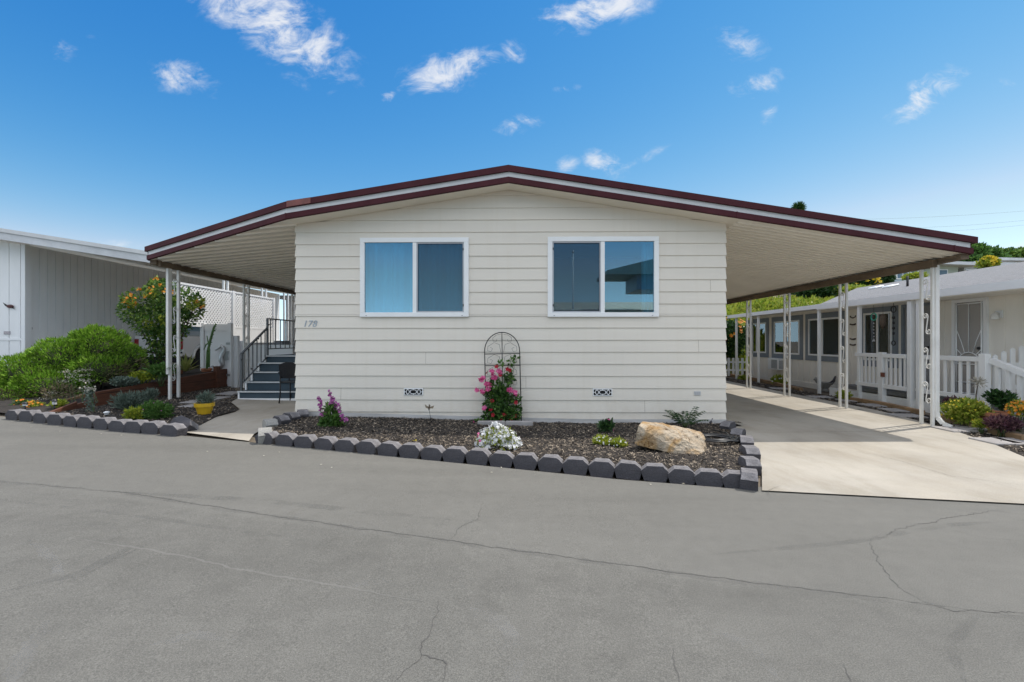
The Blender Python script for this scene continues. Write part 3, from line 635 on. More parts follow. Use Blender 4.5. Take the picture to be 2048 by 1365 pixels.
# little joint covers on the lower trim, a lighter patched piece on the upper trim
for p in (K, PY(1472, 431, F), PY(1905, 502, F)): MB().box(p.x - .008, p.x + .008, F - .042, F - .034, under(p.x) - .012 if p is not K else K.z - .01, (under(p.x) if p is not K else K.z) + .085).build('trim_joint', M['maroon'], home)
pt = MB(); a = Vector((K.x + .03, F - .057, under(K.x + .03))); bq = Vector((K.x + .42, F - .057, under(K.x + .42)))
pt.prism([a + Vector((0, 0, .17)), bq + Vector((0, 0, .17)), bq + Vector((0, 0, .262)), a + Vector((0, 0, .268))], (0, -.004, 0)).build('trim_patch', mat('faded_trim', (0.19, 0.055, 0.045), .5, .3, 8), home)
# beams and gutters along the outer edges
bm_ = MB(); bm_.box(E.x - .12, E.x + .01, F + .05, YB, E.z - .075, E.z + .002); bm_.build('gutter', M['beam'], home)
bm_ = MB(); bm_.box(E.x - .20, E.x - .125, F + .45, YB, E.z - .14, E.z - .01); bm_.build('beam', M['beam'], home)
bm_ = MB(); bm_.box(CN.x - .01, CN.x + .12, CN.y + .06, 18.9, CN.z - .085, CN.z + .002); bm_.build('gutter', M['beam'], home)
M['pan_edge'] = M['beam']
bm_ = MB(); bm_.box(CN.x + .121, CN.x + .18, CN.y + .1, 18.9, CN.z - .12, CN.z - .004); bm_.build('beam', M['beam'], home)
MB().box(E.x - .002, E.x + .03, F + .03, YB, E.z - .01, E.z + .25).build('side_trim', M['maroon'], home)
MB().box(CN.x - .03, CN.x + .002, CN.y + .03, 19, CN.z - .01, CN.z + .25).build('side_trim', M['maroon'], home)

# ornamental posts: two square tubes with scrolls between
def spiral(c, r0, turns, start, sgn, ax, n=16):
    pts = []
    for i in range(n + 1):
        t = i / n; a = start + sgn * turns * 2 * math.pi * t; r = r0 * (1 - .72 * t)
        pts.append(Vector(c) + ax[0] * (r * math.cos(a)) + ax[1] * (r * math.sin(a)))
    return pts
def scroll_s(c, h, w, ax, flip=1):
    """an S of bent strip: upper curl, diagonal, lower curl"""
    c = Vector(c); rr = w * .30
    up = spiral(c + ax[1] * (h * .5 - rr) + ax[0] * flip * (.5 * w - rr - .002), rr, 1.15, math.pi if flip > 0 else 0, -flip, ax)
    lo = spiral(c - ax[1] * (h * .5 - rr) - ax[0] * flip * (.5 * w - rr - .002), rr, 1.15, 0 if flip > 0 else math.pi, -flip, ax)
    return list(reversed(up)) + lo
def post(x, y0, y1, zb, ztop, half, m):
    b = MB()
    for y in (y0, y1): b.box(x - half, x + half, y - half, y + half, zb, ztop); b.box(x - half * 1.9, x + half * 1.9, y - half * 1.9, y + half * 1.9, zb, zb + .012)
    o = b.build('awning_post', m, home)
    s = MB(); gap = abs(y1 - y0) - 2 * half; n = 4; H = (ztop - zb - .35) / n
    for i in range(n):
        c = (x, (y0 + y1) / 2, zb + .28 + H * (i + .5))
        s.tube(scroll_s(c, H * .62, gap, (Vector((0, 1, 0)), Vector((0, 0, 1))), 1), .009, 6)
    s.build('scrollwork', m, o, smooth=True); return o
XP = E.x - .17
for (a, b_) in ((1843, 1865), (1680, 1693), (1569, 1579), (1494, 1501)):
    ya, yb = PX(a, 700, XP).y, PX(b_, 700, XP).y
    post(XP, ya, yb, 0.0, E.z - .14, .02, M['offwhite'])
# downspout beside the first post
dx, dy = XP + .055, PX(1866, 700, XP).y
ds = MB(); ds.box(dx - .032, dx + .032, dy - .03, dy + .03, .25, E.z - .1)
pts = [(dx, dy, .26), (dx + .005, dy - .02, .16), (dx + .04, dy - .08, .07), (dx + .10, dy - .17, .03)]
for a, b_ in zip(pts[:-1], pts[1:]): ds.bar(a, b_, .06, .06, up=(0, 1, 0) if a[2] > .2 else (0, 0, 1))
ds.build('downspout', M['offwhite'], home, bevel=.004)
XQ = CN.x + .15
for (a, b_) in ((340, 357), (488, 497), (584, 590)):
    ya, yb = PX(a, 700, XQ).y, PX(b_, 700, XQ).y
    post(XQ, ya, yb, g(XQ), CN.z - .12, .024, M['offwhite'])
MB().box(XQ - .035, XQ + .02, PX(341, 700, XQ).y - .085, PX(341, 700, XQ).y - .03, .75, CN.z - .1).build('downspout', M['offwhite'], home, bevel=.004)

# windows
def window(rect, fixed_left, name_lab):
    x0, x1, z0, z1 = rect; fw = .080
    fr = MB(); y0, y1 = D - .062, D + .05; xi0, xi1, zi0, zi1 = x0 + fw, x1 - fw, z0 + fw * .95, z1 - fw
    for (a, b_, c, d) in ((x0, x1, z1 - fw, z1), (x0, x1, z0, z0 + fw * .95), (x0, x0 + fw, z0 + fw * .95, z1 - fw), (x1 - fw, x1, z0 + fw * .95, z1 - fw)): fr.box(a, b_, y0, y1, c, d)
    wf = fr.build('window', M['white'], home, bevel=.004); tag(wf, name_lab)
    xm = (x0 + x1) / 2 + (.005 if fixed_left else -.005)
    MB().box(xm - .032, xm + .032, D - .050, D + .045, zi0, zi1).build('mullion', M['white'], wf, bevel=.003)
    L_, R_ = (xi0, xm - .032), (xm + .032, xi1)
    fx, sl = (L_, R_) if fixed_left else (R_, L_)
    MB().box(fx[0], fx[1], D - .030, D - .024, zi0, zi1).build('pane', M['glass'], wf)
    MB().box(sl[0], sl[1], D - .012, D - .006, zi0, zi1).build('pane', M['glass'], wf)
    sf = MB(); t = .022
    for (a, b_, c, d) in ((sl[0], sl[1], zi1 - t, zi1), (sl[0], sl[1], zi0, zi0 + t), (sl[0], sl[0] + t, zi0 + t, zi1 - t), (sl[1] - t, sl[1], zi0 + t, zi1 - t)): sf.box(a, b_, D - .046, D - .034, c, d)
    sf.build('screen_frame', mat('screen_frame_grey', (0.42, 0.43, 0.45), .4, .05), wf)
    MB().add([(sl[0] + t, D - .040, zi0 + t), (sl[1] - t, D - .040, zi0 + t), (sl[1] - t, D - .040, zi1 - t), (sl[0] + t, D - .040, zi1 - t)], [(0, 1, 2, 3)]).build('fly_screen', M['screen'], wf)
    cx = sl[1] - .012 if fixed_left else sl[0] + .012
    for z in (zi0 + .12, zi1 - .12): MB().box(cx - .008, cx + .008, D - .052, D - .0465, z - .018, z + .018).build('screen_clip', M['black'], wf)
    for z in (x0 + .11, x1 - .11): MB().box(z - .012, z + .012, y0 - .003, y0 + .01, z0 + .02, z0 + .026).build('weep_hole', M['rail'], wf)
    return wf, (xi0, xi1, zi0, zi1)
def curtain(x0, x1, z0, z1, y, amp, waves, m, parent, ph=0):
    n = int((x1 - x0) / .012); b = MB(); vs = []
    for k, z in enumerate((z0, (z0 + z1) / 2, z1)):
        for i in range(n + 1):
            t = i / n; vs.append((x0 + (x1 - x0) * t, y + amp * math.sin(2 * math.pi * waves * t + ph + .25 * k) + amp * .5 * math.sin(2 * math.pi * waves * 2.3 * t + 1 + ph), z))
    b.add(vs, [(r * (n + 1) + i, r * (n + 1) + i + 1, (r + 1) * (n + 1) + i + 1, (r + 1) * (n + 1) + i) for r in range(2) for i in range(n)])
    return b.build('curtain', m, parent, smooth=True)
wf, q = window(WIN[0], True, 'white framed sliding window with pale curtains drawn behind it')
curtain(q[0] - .1, q[1] + .1, q[2] - .1, q[3] + .1, D + .17, .075, 5.2, M['curtain'], wf)
wf, q = window(WIN[1], False, 'white framed sliding window mirroring the houses across the road')
curtain(q[1] - .14, q[1] + .1, q[2] - .1, q[3] + .1, D + .15, .05, 2, M['curtain'], wf, 1.0)

# foundation vents
def vent(px, py):
    c = PY(px, py, D - .03); o = MB().box(c.x - .165, c.x + .165, D - .036, D - .012, c.z - .062, c.z + .062).build('foundation_vent', M['white'], home, bevel=.003)
    b = MB().box(c.x - .148, c.x + .148, D - .039, D - .0365, c.z - .047, c.z + .047).build('opening', M['dark'], o)
    ring = MB(); ax = (Vector((1, 0, 0)), Vector((0, 0, 1)))
    def loop(cx, rx, rz):
        pts = [Vector((c.x + cx + rx * math.copysign(abs(math.cos(a)) ** .7, math.cos(a)), D - .041, c.z + rz * math.copysign(abs(math.sin(a)) ** .7, math.sin(a)))) for a in [2 * math.pi * i / 20 for i in range(21)]]
        ring.tube(pts, .0055, 6)
    loop(-.095, .024, .034); loop(.095, .024, .034); loop(0, .052, .034)
    for (a, b2) in ((-.148, -.119), (-.071, -.052), (.052, .071), (.119, .148)): ring.box(c.x + a, c.x + b2, D - .046, D - .040, c.z - .005, c.z + .005)
    for xx in (-.095, 0, .095): ring.box(c.x + xx - .005, c.x + xx + .005, D - .046, D - .040, c.z + .034, c.z + .047); ring.box(c.x + xx - .005, c.x + xx + .005, D - .046, D - .040, c.z - .047, c.z - .034)
    ring.build('grille', M['white'], o, smooth=False)
vent(827, 784); vent(1205, 785)
# house number
fc = bpy.data.curves.new('house_number', 'FONT'); fc.body = '178'; fc.size = .155; fc.extrude = .004; fc.shear = .25; fc.space_character = 1.05
fo = bpy.data.objects.new('number_tmp', fc); COL.objects.link(fo)
bpy.context.view_layer.update()
nm = bpy.data.meshes.new_from_object(fo.evaluated_get(bpy.context.evaluated_depsgraph_get())); bpy.data.objects.remove(fo); nm.name = 'house_number'
nm.materials.clear(); nm.materials.append(mat('number_metal', (0.36, 0.40, 0.44), .35, .1, 8, metal=.2))
no = bpy.data.objects.new('house_number', nm); COL.objects.link(no); no.parent = home
c = PY(605, 654, D - .03); no.location = Vector((c.x, D - .028, c.z)) - LOC['mobile_home']; no.rotation_euler = (R(90), 0, 0)
# outlet plate low on the wall
c = PY(1395, 787, D - .03); o = MB().box(c.x - .055, c.x + .055, D - .034, D - .02, c.z - .035, c.z + .035).build('outlet_plate', mat('plate_grey', (0.50, 0.50, 0.50), .5, .1, 20), home, bevel=.003)
b = MB()
for i in range(3): b.box(c.x - .045 + i * .03, c.x - .025 + i * .03, D - .037, D - .0345, c.z - .02, c.z + .02)
b.build('socket_cover', mat('plate_grey_light', (0.40, 0.40, 0.41), .5), o)

# ------------------------------------------------------------------ entry stairs
S0 = PG(475, 800); XS = S0.x
prof = [(474, 783), (490.6, 763.8), (502.3, 743.9), (516, 725.7), (529, 711.5)]
YSn = [S0.y] + [PX(a, b, XS).y for a, b in prof[1:]]; ZSn = [PX(a, b, XS).z for a, b in prof]
ZSn[0] = PX(474, 783, XS).z
XE2 = XL - .05
stairs = thing('entry_stairs', 'dark slate entry steps with pale nosings and a grey metal railing beside the home', 'stairs', (XS, S0.y, g(XS)))
zprev = g(XS) - .05
for i in range(5):
    yb = YSn[i + 1] if i < 4 else 15.2
    st = MB().box(XS + .03, XE2, YSn[i] + (.03 if i else .03), 15.2, max(zprev, 0) if i == 0 else ZSn[i - 1] + .001, ZSn[i] - .022).build('step' if i < 4 else 'landing', M['slate'], stairs)
    MB().box(XS, XE2, YSn[i], yb + .05 if i < 4 else 15.2, ZSn[i] - .021, ZSn[i]).build('tread', M['slate'], st)
    MB().box(XS - .004, XE2, YSn[i] - .012, YSn[i] - .0005, ZSn[i] - .028, ZSn[i] + .004).build('nosing', M['nosing'], st)
st = MB().box(XS - .01, XS + .028, YSn[0] + .025, YSn[1], g(XS) - .02, ZSn[0] - .03)
for i in range(1, 5): st.box(XS - .01, XS + .028, YSn[i] + .001, (YSn[i + 1] if i < 4 else 15.2), g(XS) - .02, ZSn[i] - .03)
st.box(XS + .03, XE2, YSn[0] + .012, YSn[0] + .029, g(XS) - .02, g(XS) + .03)
st.build('stringer', M['vinyl'], stairs)
def rail_line(a, b, n, zlo_a, zlo_b, parent, xx):
    """handrail, lower rail and balusters between two posts"""
    h = MB(); h.bar(a, b, .045, .03); hr = h.build('handrail', M['rail'], parent)
    lo = MB(); la, lb = Vector((a[0], a[1], zlo_a)), Vector((b[0], b[1], zlo_b)); lo.bar(la, lb, .022, .022); lo.build('lower_rail', M['rail'], parent)
    for i in range(n):
        t = (i + .5) / n; p0 = la.lerp(lb, t); p1 = Vector(a).lerp(Vector(b), t)
        MB().bar(p0, p1, .018, .018).build('baluster', M['rail'], parent)
xr_ = XS + .05
ra, rb = PX(483, 708, xr_), PX(534, 657, xr_)
p1, p2 = PX(484, 780, xr_), PX(535, 637, xr_)
MB().box(xr_ - .02, xr_ + .02, ra.y - .02, ra.y + .02, ZSn[0], ra.z + .0).build('newel_post', M['rail'], stairs)
MB().box(xr_ - .02, xr_ + .02, rb.y - .0, rb.y + .04, ZSn[4], p2.z).build('newel_post', M['rail'], stairs)
rail_line((xr_, ra.y, ra.z), (xr_, rb.y, rb.z), 6, ra.z - .66, rb.z - .70, stairs, xr_)
yb = rb.y + .04
rail_line((xr_, yb, p2.z - .01), (xr_, 14.6, p2.z - .01), 16, ZSn[4] + .16, ZSn[4] + .16, stairs, xr_)
MB().box(xr_ - .02, xr_ + .02, 14.6, 14.64, ZSn[4], p2.z).build('newel_post', M['rail'], stairs)
for (px, py) in ((483, 720), (497, 700), (503, 738), (517, 678), (538, 650)):
    p = PX(px, py, xr_ + .04); MB().ball(p, .018, 8, 5).build('string_bulb', M['black'], stairs, smooth=True)

# black patio chair tucked behind the corner of the home
cp = PG(584, 806); ch = thing('patio_chair', 'black metal patio chair tucked beside the entry stairs and the home corner', 'chair', (cp.x + .02, cp.y, g(cp.x) + .012))
bx, by, bz = ch.location
b = MB().box(bx - .19, bx + .27, by - .18, by + .26, bz + .42, bz + .455).build('seat', M['black'], ch, bevel=.012, seg=2)
b = MB(); n = 8; vs = []
for k, (z, off) in enumerate(((.52, 0), (.80, -.05))):
    for i in range(n + 1):
        a = -1 + 2 * i / n; vs.append((bx - .20 + .46 * i / n, by - .20 + off + .05 * a * a, bz + z + (.06 * (1 - a * a) if k else 0)))
b.add(vs + [(v[0], v[1] + .03, v[2]) for v in vs], [(i, i + 1, n + 2 + i, n + 1 + i) for i in range(n)] + [(2 * n + 2 + i + 1, 2 * n + 2 + i, 3 * n + 3 + i, 3 * n + 4 + i) for i in range(n)] + [(i + 1, i, 2 * n + 2 + i, 2 * n + 3 + i) for i in range(n)] + [(n + 1 + i, n + 2 + i, 3 * n + 4 + i, 3 * n + 3 + i) for i in range(n)] + [(0, n + 1, 3 * n + 3, 2 * n + 2), (2 * n + 1, n, 3 * n + 2, 4 * n + 3)])
b.build('backrest', M['blackplastic'], ch)
for sx, sy in ((-.17, -.19), (.24, -.19), (-.17, .22), (.24, .22)):
    MB().tube([(bx + sx, by + sy, bz + (.56 if sy < 0 else .43)), (bx + sx, by + sy, bz + .2), (bx + sx * 1.08, by + sy * 1.12, bz)], .014, 8).build('leg', M['black'], ch, smooth=True)
for sx in (-.20, .27):
    MB().tube([(bx + sx, by - .2, bz + .64), (bx + sx, by + .05, bz + .66), (bx + sx, by + .24, bz + .63), (bx + sx, by + .24, bz + .43)], .013, 8).build('armrest', M['black'], ch, smooth=True)
# ------------------------------------------------------------------ left: planter, neighbouring home, fence, truck
XPL = -7.92
plank = thing('planter_wall', 'stained brown timber retaining wall running back beside the porch', 'retaining wall', (XPL, 10, g(XPL)))
def pl(px, py): return PX(px, py, XPL)
tops = [pl(94, 827), pl(155, 803.5)], [pl(191, 785), pl(430, 744)]
for (a, b) in tops:
    n = 2
    bb = MB()
    zb0, zb1 = g(XPL) - .05, g(XPL) - .05
    bb.hexa([(XPL - .045, a.y, zb0), (XPL, a.y, zb0), (XPL, b.y, zb1), (XPL - .045, b.y, zb1), (XPL - .045, a.y, a.z), (XPL, a.y, a.z), (XPL, b.y, b.z), (XPL - .045, b.y, b.z)])
    bb.build('board', M['wood'], plank, bevel=.005)
a, b = tops[0][1], tops[1][0]
MB().hexa([(XPL - .050, a.y + .002, g(XPL) - .05), (XPL - .006, a.y + .002, g(XPL) - .05), (XPL - .006, b.y - .002, g(XPL) - .05), (XPL - .050, b.y - .002, g(XPL) - .05), (XPL - .050, a.y + .002, a.z - .05), (XPL - .006, a.y + .002, a.z - .05), (XPL - .006, b.y - .002, b.z - .12), (XPL - .050, b.y - .002, b.z - .12)]).build('board', M['wood'], plank)
e = pl(430, 744); e2_ = pl(455, 738)
MB().box(XPL - .05, XPL + .055, e.y + .002, e.y + .14, g(XPL) - .05, e.z + .14).build('corner_post', M['wood'], plank, bevel=.006)
MB().box(XPL - .045, XPL, e.y + .141, e2_.y + .1, g(XPL) - .05, e2_.z).build('board', M['wood'], plank, bevel=.005)
gaps = MB()
for zz in (.24, .46): gaps.box(XPL + .0005, XPL + .003, tops[1][0].y + .05, e.y, g(XPL) + zz - .006, g(XPL) + zz + .002) if zz < .3 else gaps.box(XPL + .0005, XPL + .003, 10.2, e.y, g(XPL) + zz - .006, g(XPL) + zz + .002)
gaps.build('seam', M['dark'], plank)
up_ = thing('planter_curb', 'short sunlit cedar board set into the juniper bed behind the edging row', 'planter board', (-8.4, 8.6, .3))
p, q = PX(112, 805, -8.5), PX(163, 791, -8.5)
MB().hexa([(-8.55, p.y, g(-8.5)), (-8.5, p.y, g(-8.5)), (-8.5, q.y, g(-8.5)), (-8.55, q.y, g(-8.5)), (-8.55, p.y, p.z), (-8.5, p.y, p.z), (-8.5, q.y, q.z), (-8.55, q.y, q.z)]).build('board', M['timber'], up_, bevel=.006)
MB().box(-8.56, -8.49, q.y + .001, q.y + .09, g(-8.5), q.z + .02).build('stake', M['timber'], up_, bevel=.006)

# raised soil behind the wall and the neighbour's drive
def lsoil(x, y):
    t = max(0, min(1, (y - 7.6) / 4.2)); return .02 + .40 * t * min(1, max(0, (-x - 7.95) / .05)) + .012 * mnoise.noise((x * 3, y * 3, 0))
SOIL = [(-7.97, 7.55), (-7.97, 13.2), (-9.4, 13.2), (-14, 13.2), (-14, 8.7), (-10.5, 7.9), (-8.3, 7.35)]
struct(sheet('planting_bed', SOIL, M['soil'], 0.0, 0.25, zf=lsoil))
YD = [(-8.0, 13.25), (-8.0, 24), (-12.78, 24), (-12.78, 13.25)]
struct(sheet('neighbour_drive', YD, M['concrete'], 0.15, 1.5))
MB().box(-12.78, -8.0, 13.21, 13.24, .1, .42)

XNW, YNF = -12.8, 11.55
nl = thing('neighbour_home', 'white panelled neighbouring home with a pale grey sloping carport roof behind the juniper', 'mobile home', (XNW, YNF, .4))
M['panel'] = mat('white_panel_paint', (0.86, 0.86, 0.86), .55, .05, 2.0, .04, 40, stretch=(1, 1, .3))
def grooved(name, along, fixed, a, b, z0, z1f, step, t=.02):
    """vertical-groove panelling on a wall; z1f gives the top at each place"""
    m = MB(); k = a
    if along == 'y': m.hexa([(fixed - .03, a, z0), (fixed, a, z0), (fixed, b, z0), (fixed - .03, b, z0), (fixed - .03, a, z1f(a)), (fixed, a, z1f(a)), (fixed, b, z1f(b)), (fixed - .03, b, z1f(b))])
    else: m.hexa([(a, fixed, z0), (b, fixed, z0), (b, fixed + .03, z0), (a, fixed + .03, z0), (a, fixed, z1f(a)), (b, fixed, z1f(b)), (b, fixed + .03, z1f(b)), (a, fixed + .03, z1f(a))])
    while k < b - .01:
        k2 = min(k + step, b); s, e_ = k + .012, k2 - .012; f0, f1 = (fixed + .0005, fixed + t) if along == 'y' else (fixed - t, fixed - .0005)
        if along == 'y': m.hexa([(f0, s, z0), (f1, s, z0), (f1, e_, z0), (f0, e_, z0), (f0, s, z1f(s)), (f1, s, z1f(s)), (f1, e_, z1f(e_)), (f0, e_, z1f(e_))])
        else: m.hexa([(s, f0, z0), (e_, f0, z0), (e_, f1, z0), (s, f1, z0), (s, f0, z1f(s)), (e_, f0, z1f(e_)), (e_, f1, z1f(e_)), (s, f1, z1f(s))])
        k = k2
    return m.build(name, M['panel'], nl)
# gable line of its roof, front plane at YG
YG = 10.95
ga, gb = PY(0, 457, YG), PY(288, 502, YG); gs = (gb.z - ga.z) / (gb.x - ga.x)
XEV = -8.70
def gz(x): return ga.z + gs * (x - ga.x)
fh = .27
grooved('side_wall', 'y', XNW, YNF + .12, 24, .2, lambda y: gz(XNW) - fh - .02, .21)
grooved('front_wall', 'x', YNF, -24, XNW - .06, .2, lambda x: min(gz(x), gz(-16.5) - (-16.5 - x) * gs * -1) - fh - .02, .30)
MB().box(XNW - .06, XNW + .05, YNF - .05, YNF + .119, .2, gz(XNW) - fh - .01).build('corner_trim', M['vinyl'], nl, bevel=.006)
bt = MB(); zb = PX(100, 677.5, XNW).z; bt.box(XNW + .021, XNW + .035, YNF + .125, 24, zb - .06, zb); bt.box(-24, XNW - .065, YNF - .034, YNF - .021, zb - .055, zb + .005)
bt.build('belt_trim', M['panel'], nl)
# roof: fascia in two steps and the slab behind it
M['oldwhite'] = mat('chalky_white_paint', (0.60, 0.61, 0.63), .7, .12, 2.5, .1, 30)
def slab(x0, x1, y0, y1, dz0, dz1, name, m):
    return MB().hexa([(x0, y0, gz(x0) + dz0), (x1, y0, gz(x1) + dz0), (x1, y1, gz(x1) + dz0), (x0, y1, gz(x0) + dz0), (x0, y0, gz(x0) + dz1), (x1, y0, gz(x1) + dz1), (x1, y1, gz(x1) + dz1), (x0, y1, gz(x0) + dz1)]).build(name, m, nl)
slab(-16.5, XEV, YG, YG + .04, -fh, -.09, 'fascia', M['oldwhite'])
slab(-16.5, XEV + .03, YG - .035, YG + .045, -.089, .005, 'upper_fascia', M['fasciaw'])
slab(-16.5, XEV - .02, YG + .046, 24, -.20, -.02, 'carport_roof', M['pan'])
MB().box(XEV - .10, XEV + .02, YG + .05, 23, gz(XEV) - .27, gz(XEV) - .02).build('gutter', M['offwhite'], nl)
for px in (451, 528, 572):
    for dd in (-4, 4):
        y = PX(px + dd, 600, XEV - .05).y; MB().box(XEV - .075, XEV - .025, y - .025, y + .025, .2, gz(XEV) - .25).build('carport_post', M['vinyl'], nl)
wy0, wy1 = PX(309, 560, XNW + .02).y, PX(333, 560, XNW + .02).y
wz = PX(320, 556, XNW + .02).z
wn = MB().box(XNW + .021, XNW + .05, wy0, wy1, wz - 1.3, wz).build('window', mat('tan_frame', (0.42, 0.38, 0.30), .6), nl)
MB().box(XNW + .0505, XNW + .056, wy0 + .07, wy1 - .07, wz - 1.22, wz - .08).build('pane', M['nglass'], wn)
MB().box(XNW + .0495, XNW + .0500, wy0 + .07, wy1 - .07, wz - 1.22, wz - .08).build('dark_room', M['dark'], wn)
# bird ornament and plates on its front wall
c = PY(20, 613, YNF - .05); bo = thing('bird_ornament', 'small dark red bird ornament on the white front wall', 'wall ornament', (c.x, c.y, c.z))
MB().ball(c, (.10, .03, .045), 10, 6).build('body', mat('dark_red', (0.09, 0.03, 0.03), .6), bo, smooth=True)
MB().add([(c.x - .05, c.y, c.z + .02), (c.x - .17, c.y - .02, c.z + .10), (c.x - .12, c.y, c.z + .0)], [(0, 1, 2), (2, 1, 0)]).add([(c.x + .07, c.y, c.z - .02), (c.x + .15, c.y, c.z - .09), (c.x + .05, c.y, c.z - .04)], [(0, 1, 2), (2, 1, 0)]).build('wing', M['dark'], bo)
c = PY(14, 666, YNF - .03); o = MB().box(c.x - .08, c.x + .08, YNF - .036, YNF - .022, c.z - .04, c.z + .04).build('name_plate', mat('plate_pale', (0.42, 0.38, 0.40), .5, .3, 40), None); tag(o, 'small grey plate on the white front wall near its corner', 'plate')
c = PX(60, 657, XNW + .03); o = MB().box(XNW + .021, XNW + .035, c.y - .06, c.y + .06, c.z - .03, c.z + .03).build('name_plate', mat('plate_pale2', (0.5, 0.49, 0.5), .5, .3, 40), None); tag(o, 'tiny pale plate on the grooved side wall above the juniper', 'plate')

# white vinyl fence with lattice top
XF = -8.62
lf = thing('lattice_fence', 'tall white fence with a diagonal lattice top under the carport roof edge', 'fence', (XF, 13, .2))
fy0, fy1 = PX(352, 600, XF).y, PX(546, 600, XF).y
zt = PX(361, 569, XF).z; zl = PX(469, 654, XF).z
lat = MB(); H = zt - zl; s = .115; n = int((fy1 - fy0 + H) / s)
for i in range(-1, n + 1):
    for sg in (1, -1):
        u0 = i * s if sg > 0 else i * s; pts = []
        a0, a1 = (u0 - H, 0.0), (u0, H)
        if a0[0] < 0: a0 = (0, -a0[0] + 0.0) if u0 - H < 0 else a0
        a0 = (max(u0 - H, 0), max(0, H - u0)); a1 = (min(u0, fy1 - fy0), H - max(0, u0 - (fy1 - fy0)))
        if a1[0] - a0[0] < .02: continue
        f = (lambda q: Vector((XF + (.006 if sg > 0 else -.006), fy0 + q[0], zl + (q[1] if sg > 0 else H - q[1]))))
        lat.bar(f(a0), f(a1), .012, .042, up=(1, 0, 0)) if False else lat.bar(f(a0), f(a1), .033, .010, up=(1, 0, 0))
lat.build('lattice_panel', M['vinyl'], lf)
fr = MB(); fr.box(XF - .025, XF + .025, fy0, fy1, zt, zt + .05); fr.box(XF - .025, XF + .025, fy0, fy1, zl - .05, zl); fr.build('lattice_rail', M['vinyl'], lf)
MB().box(XF - .02, XF + .02, PX(404, 600, XF).y, fy1, .15, zl - .051).build('board_panel', M['vinyl'], lf)
for y in (fy0, (fy0 + fy1) / 2, fy1): MB().box(XF - .05, XF + .05, y - .05, y + .05, .15 if y > fy0 else zl - .05, zt + .06).build('post', M['vinyl'], lf)
# front gate and the lower stepped fence going back
YGT = PG(466, 778).y + .45
gt = thing('garden_gate', 'white solid vinyl gate with the silver seahorse hung on it', 'gate', ((-8.0), YGT, g(-8)))
a, b = PY(403, 646, YGT), PY(464, 646, YGT)
MB().box(a.x + .10, b.x - .10, YGT - .02, YGT + .02, g(-8) + .06, PY(430, 649, YGT).z).build('gate_panel', M['vinyl'], gt)
gr = MB(); gr.box(a.x + .101, b.x - .101, YGT - .035, YGT - .021, PY(430, 662, YGT).z, PY(430, 649, YGT).z); gr.box(a.x + .101, b.x - .101, YGT - .035, YGT - .021, g(-8) + .06, g(-8) + .2); gr.build('gate_frame', M['vinyl'], gt)
for x in (a.x + .045, b.x - .045): MB().box(x - .05, x + .05, YGT - .05, YGT + .05, g(-8) - .05, a.z).build('post', M['vinyl'], gt, bevel=.006)
for z in (.5, 1.35): MB().box(b.x - .13, b.x - .02, YGT - .058, YGT - .051, z, z + .06).build('hinge', M['steel'], gt)
sf_ = thing('stepped_fence', 'low white vinyl fence stepping down beside the entry stairs', 'fence', (b.x + .1, YGT + .2, g(-8)))
for (x0, x1, py, yo) in ((466, 476, 672, .12), (478, 486, 682, .35)):
    q0, q1 = PY(x0, py, YGT + yo), PY(x1, py, YGT + yo); MB().box(q0.x - .01, q1.x + .02, YGT + yo - .05, YGT + yo + .05, g(-7.5) - .05, q0.z).build('post', M['vinyl'], sf_, bevel=.006)
xq = PY(478, 690, YGT + .35).x
MB().box(xq - .02, xq + .02, YGT + .42, 17.5, .1, PY(486, 686, YGT + .4).z).build('board_panel', M['vinyl'], sf_)
MB().box(xq + .02, -6.35, YGT + .40, YGT + .42, .1, PY(486, 690, YGT + .4).z).build('front_panel', M['vinyl'], sf_)
# seahorse
c = PY(440, 716, YGT - .07); sh = thing('seahorse_ornament', 'curly silver metal seahorse hung on the white garden gate', 'wall ornament', (c.x, c.y, c.z))
k = YGT / FPX
def sp(px, py): return Vector((c.x + (px - 440) * k, c.y, c.z - (py - 716) * k))
body = [sp(431, 701), sp(437, 697), sp(443, 692), sp(448, 697), sp(448, 705), sp(443, 713), sp(443, 722), sp(445, 730), sp(440, 737), sp(432, 743), sp(424, 746), sp(418, 741), sp(419, 734), sp(426, 732), sp(429, 737), sp(425, 740)]
MB().tube(body, [.014, .022, .045, .045, .04, .06, .07, .055, .042, .034, .026, .022, .018, .015, .012, .008], 8).build('body', M['steel'], sh, smooth=True)
MB().add([sp(448, 704), sp(459, 702), sp(456, 712), sp(458, 720), sp(449, 722)], [(0, 1, 2, 3, 4), (4, 3, 2, 1, 0)]).build('fin', M['steel'], sh)

# white shed closing the view behind the landing
sd_ = thing('shed', 'bright white shed wall standing behind the entry landing', 'shed', (-7.5, 18.5, .2))
MB().box(-9.6, -5.6, 18.5, 20.5, .0, 3.15).build('wall', M['vinyl'], sd_); MB().box(-9.75, -5.4, 18.3, 20.7, 3.151, 3.3).build('roof', M['oldwhite'], sd_)
sm = MB()
for z in (1.25, 2.2): sm.box(-9.6, -5.6, 18.485, 18.499, z, z + .02)
sm.build('seam', M['offwhite'], sd_)
pb = thing('storage_box', 'grey storage box standing on the entry landing behind the railing', 'storage box', (-5.2, 14.6, 1.1))
p0, p1 = PY(548, 682, 14.3), PY(563, 712, 14.3)
MB().box(p0.x, p1.x, 14.35, 14.8, ZSn[4] + .001, p0.z - .03).build('body', mat('box_grey', (0.22, 0.24, 0.27), .6), pb, bevel=.01); MB().box(p0.x - .02, p1.x + .02, 14.33, 14.82, p0.z - .03, p0.z).build('lid', mat('box_grey_lid', (0.16, 0.17, 0.19), .6), pb, bevel=.008)

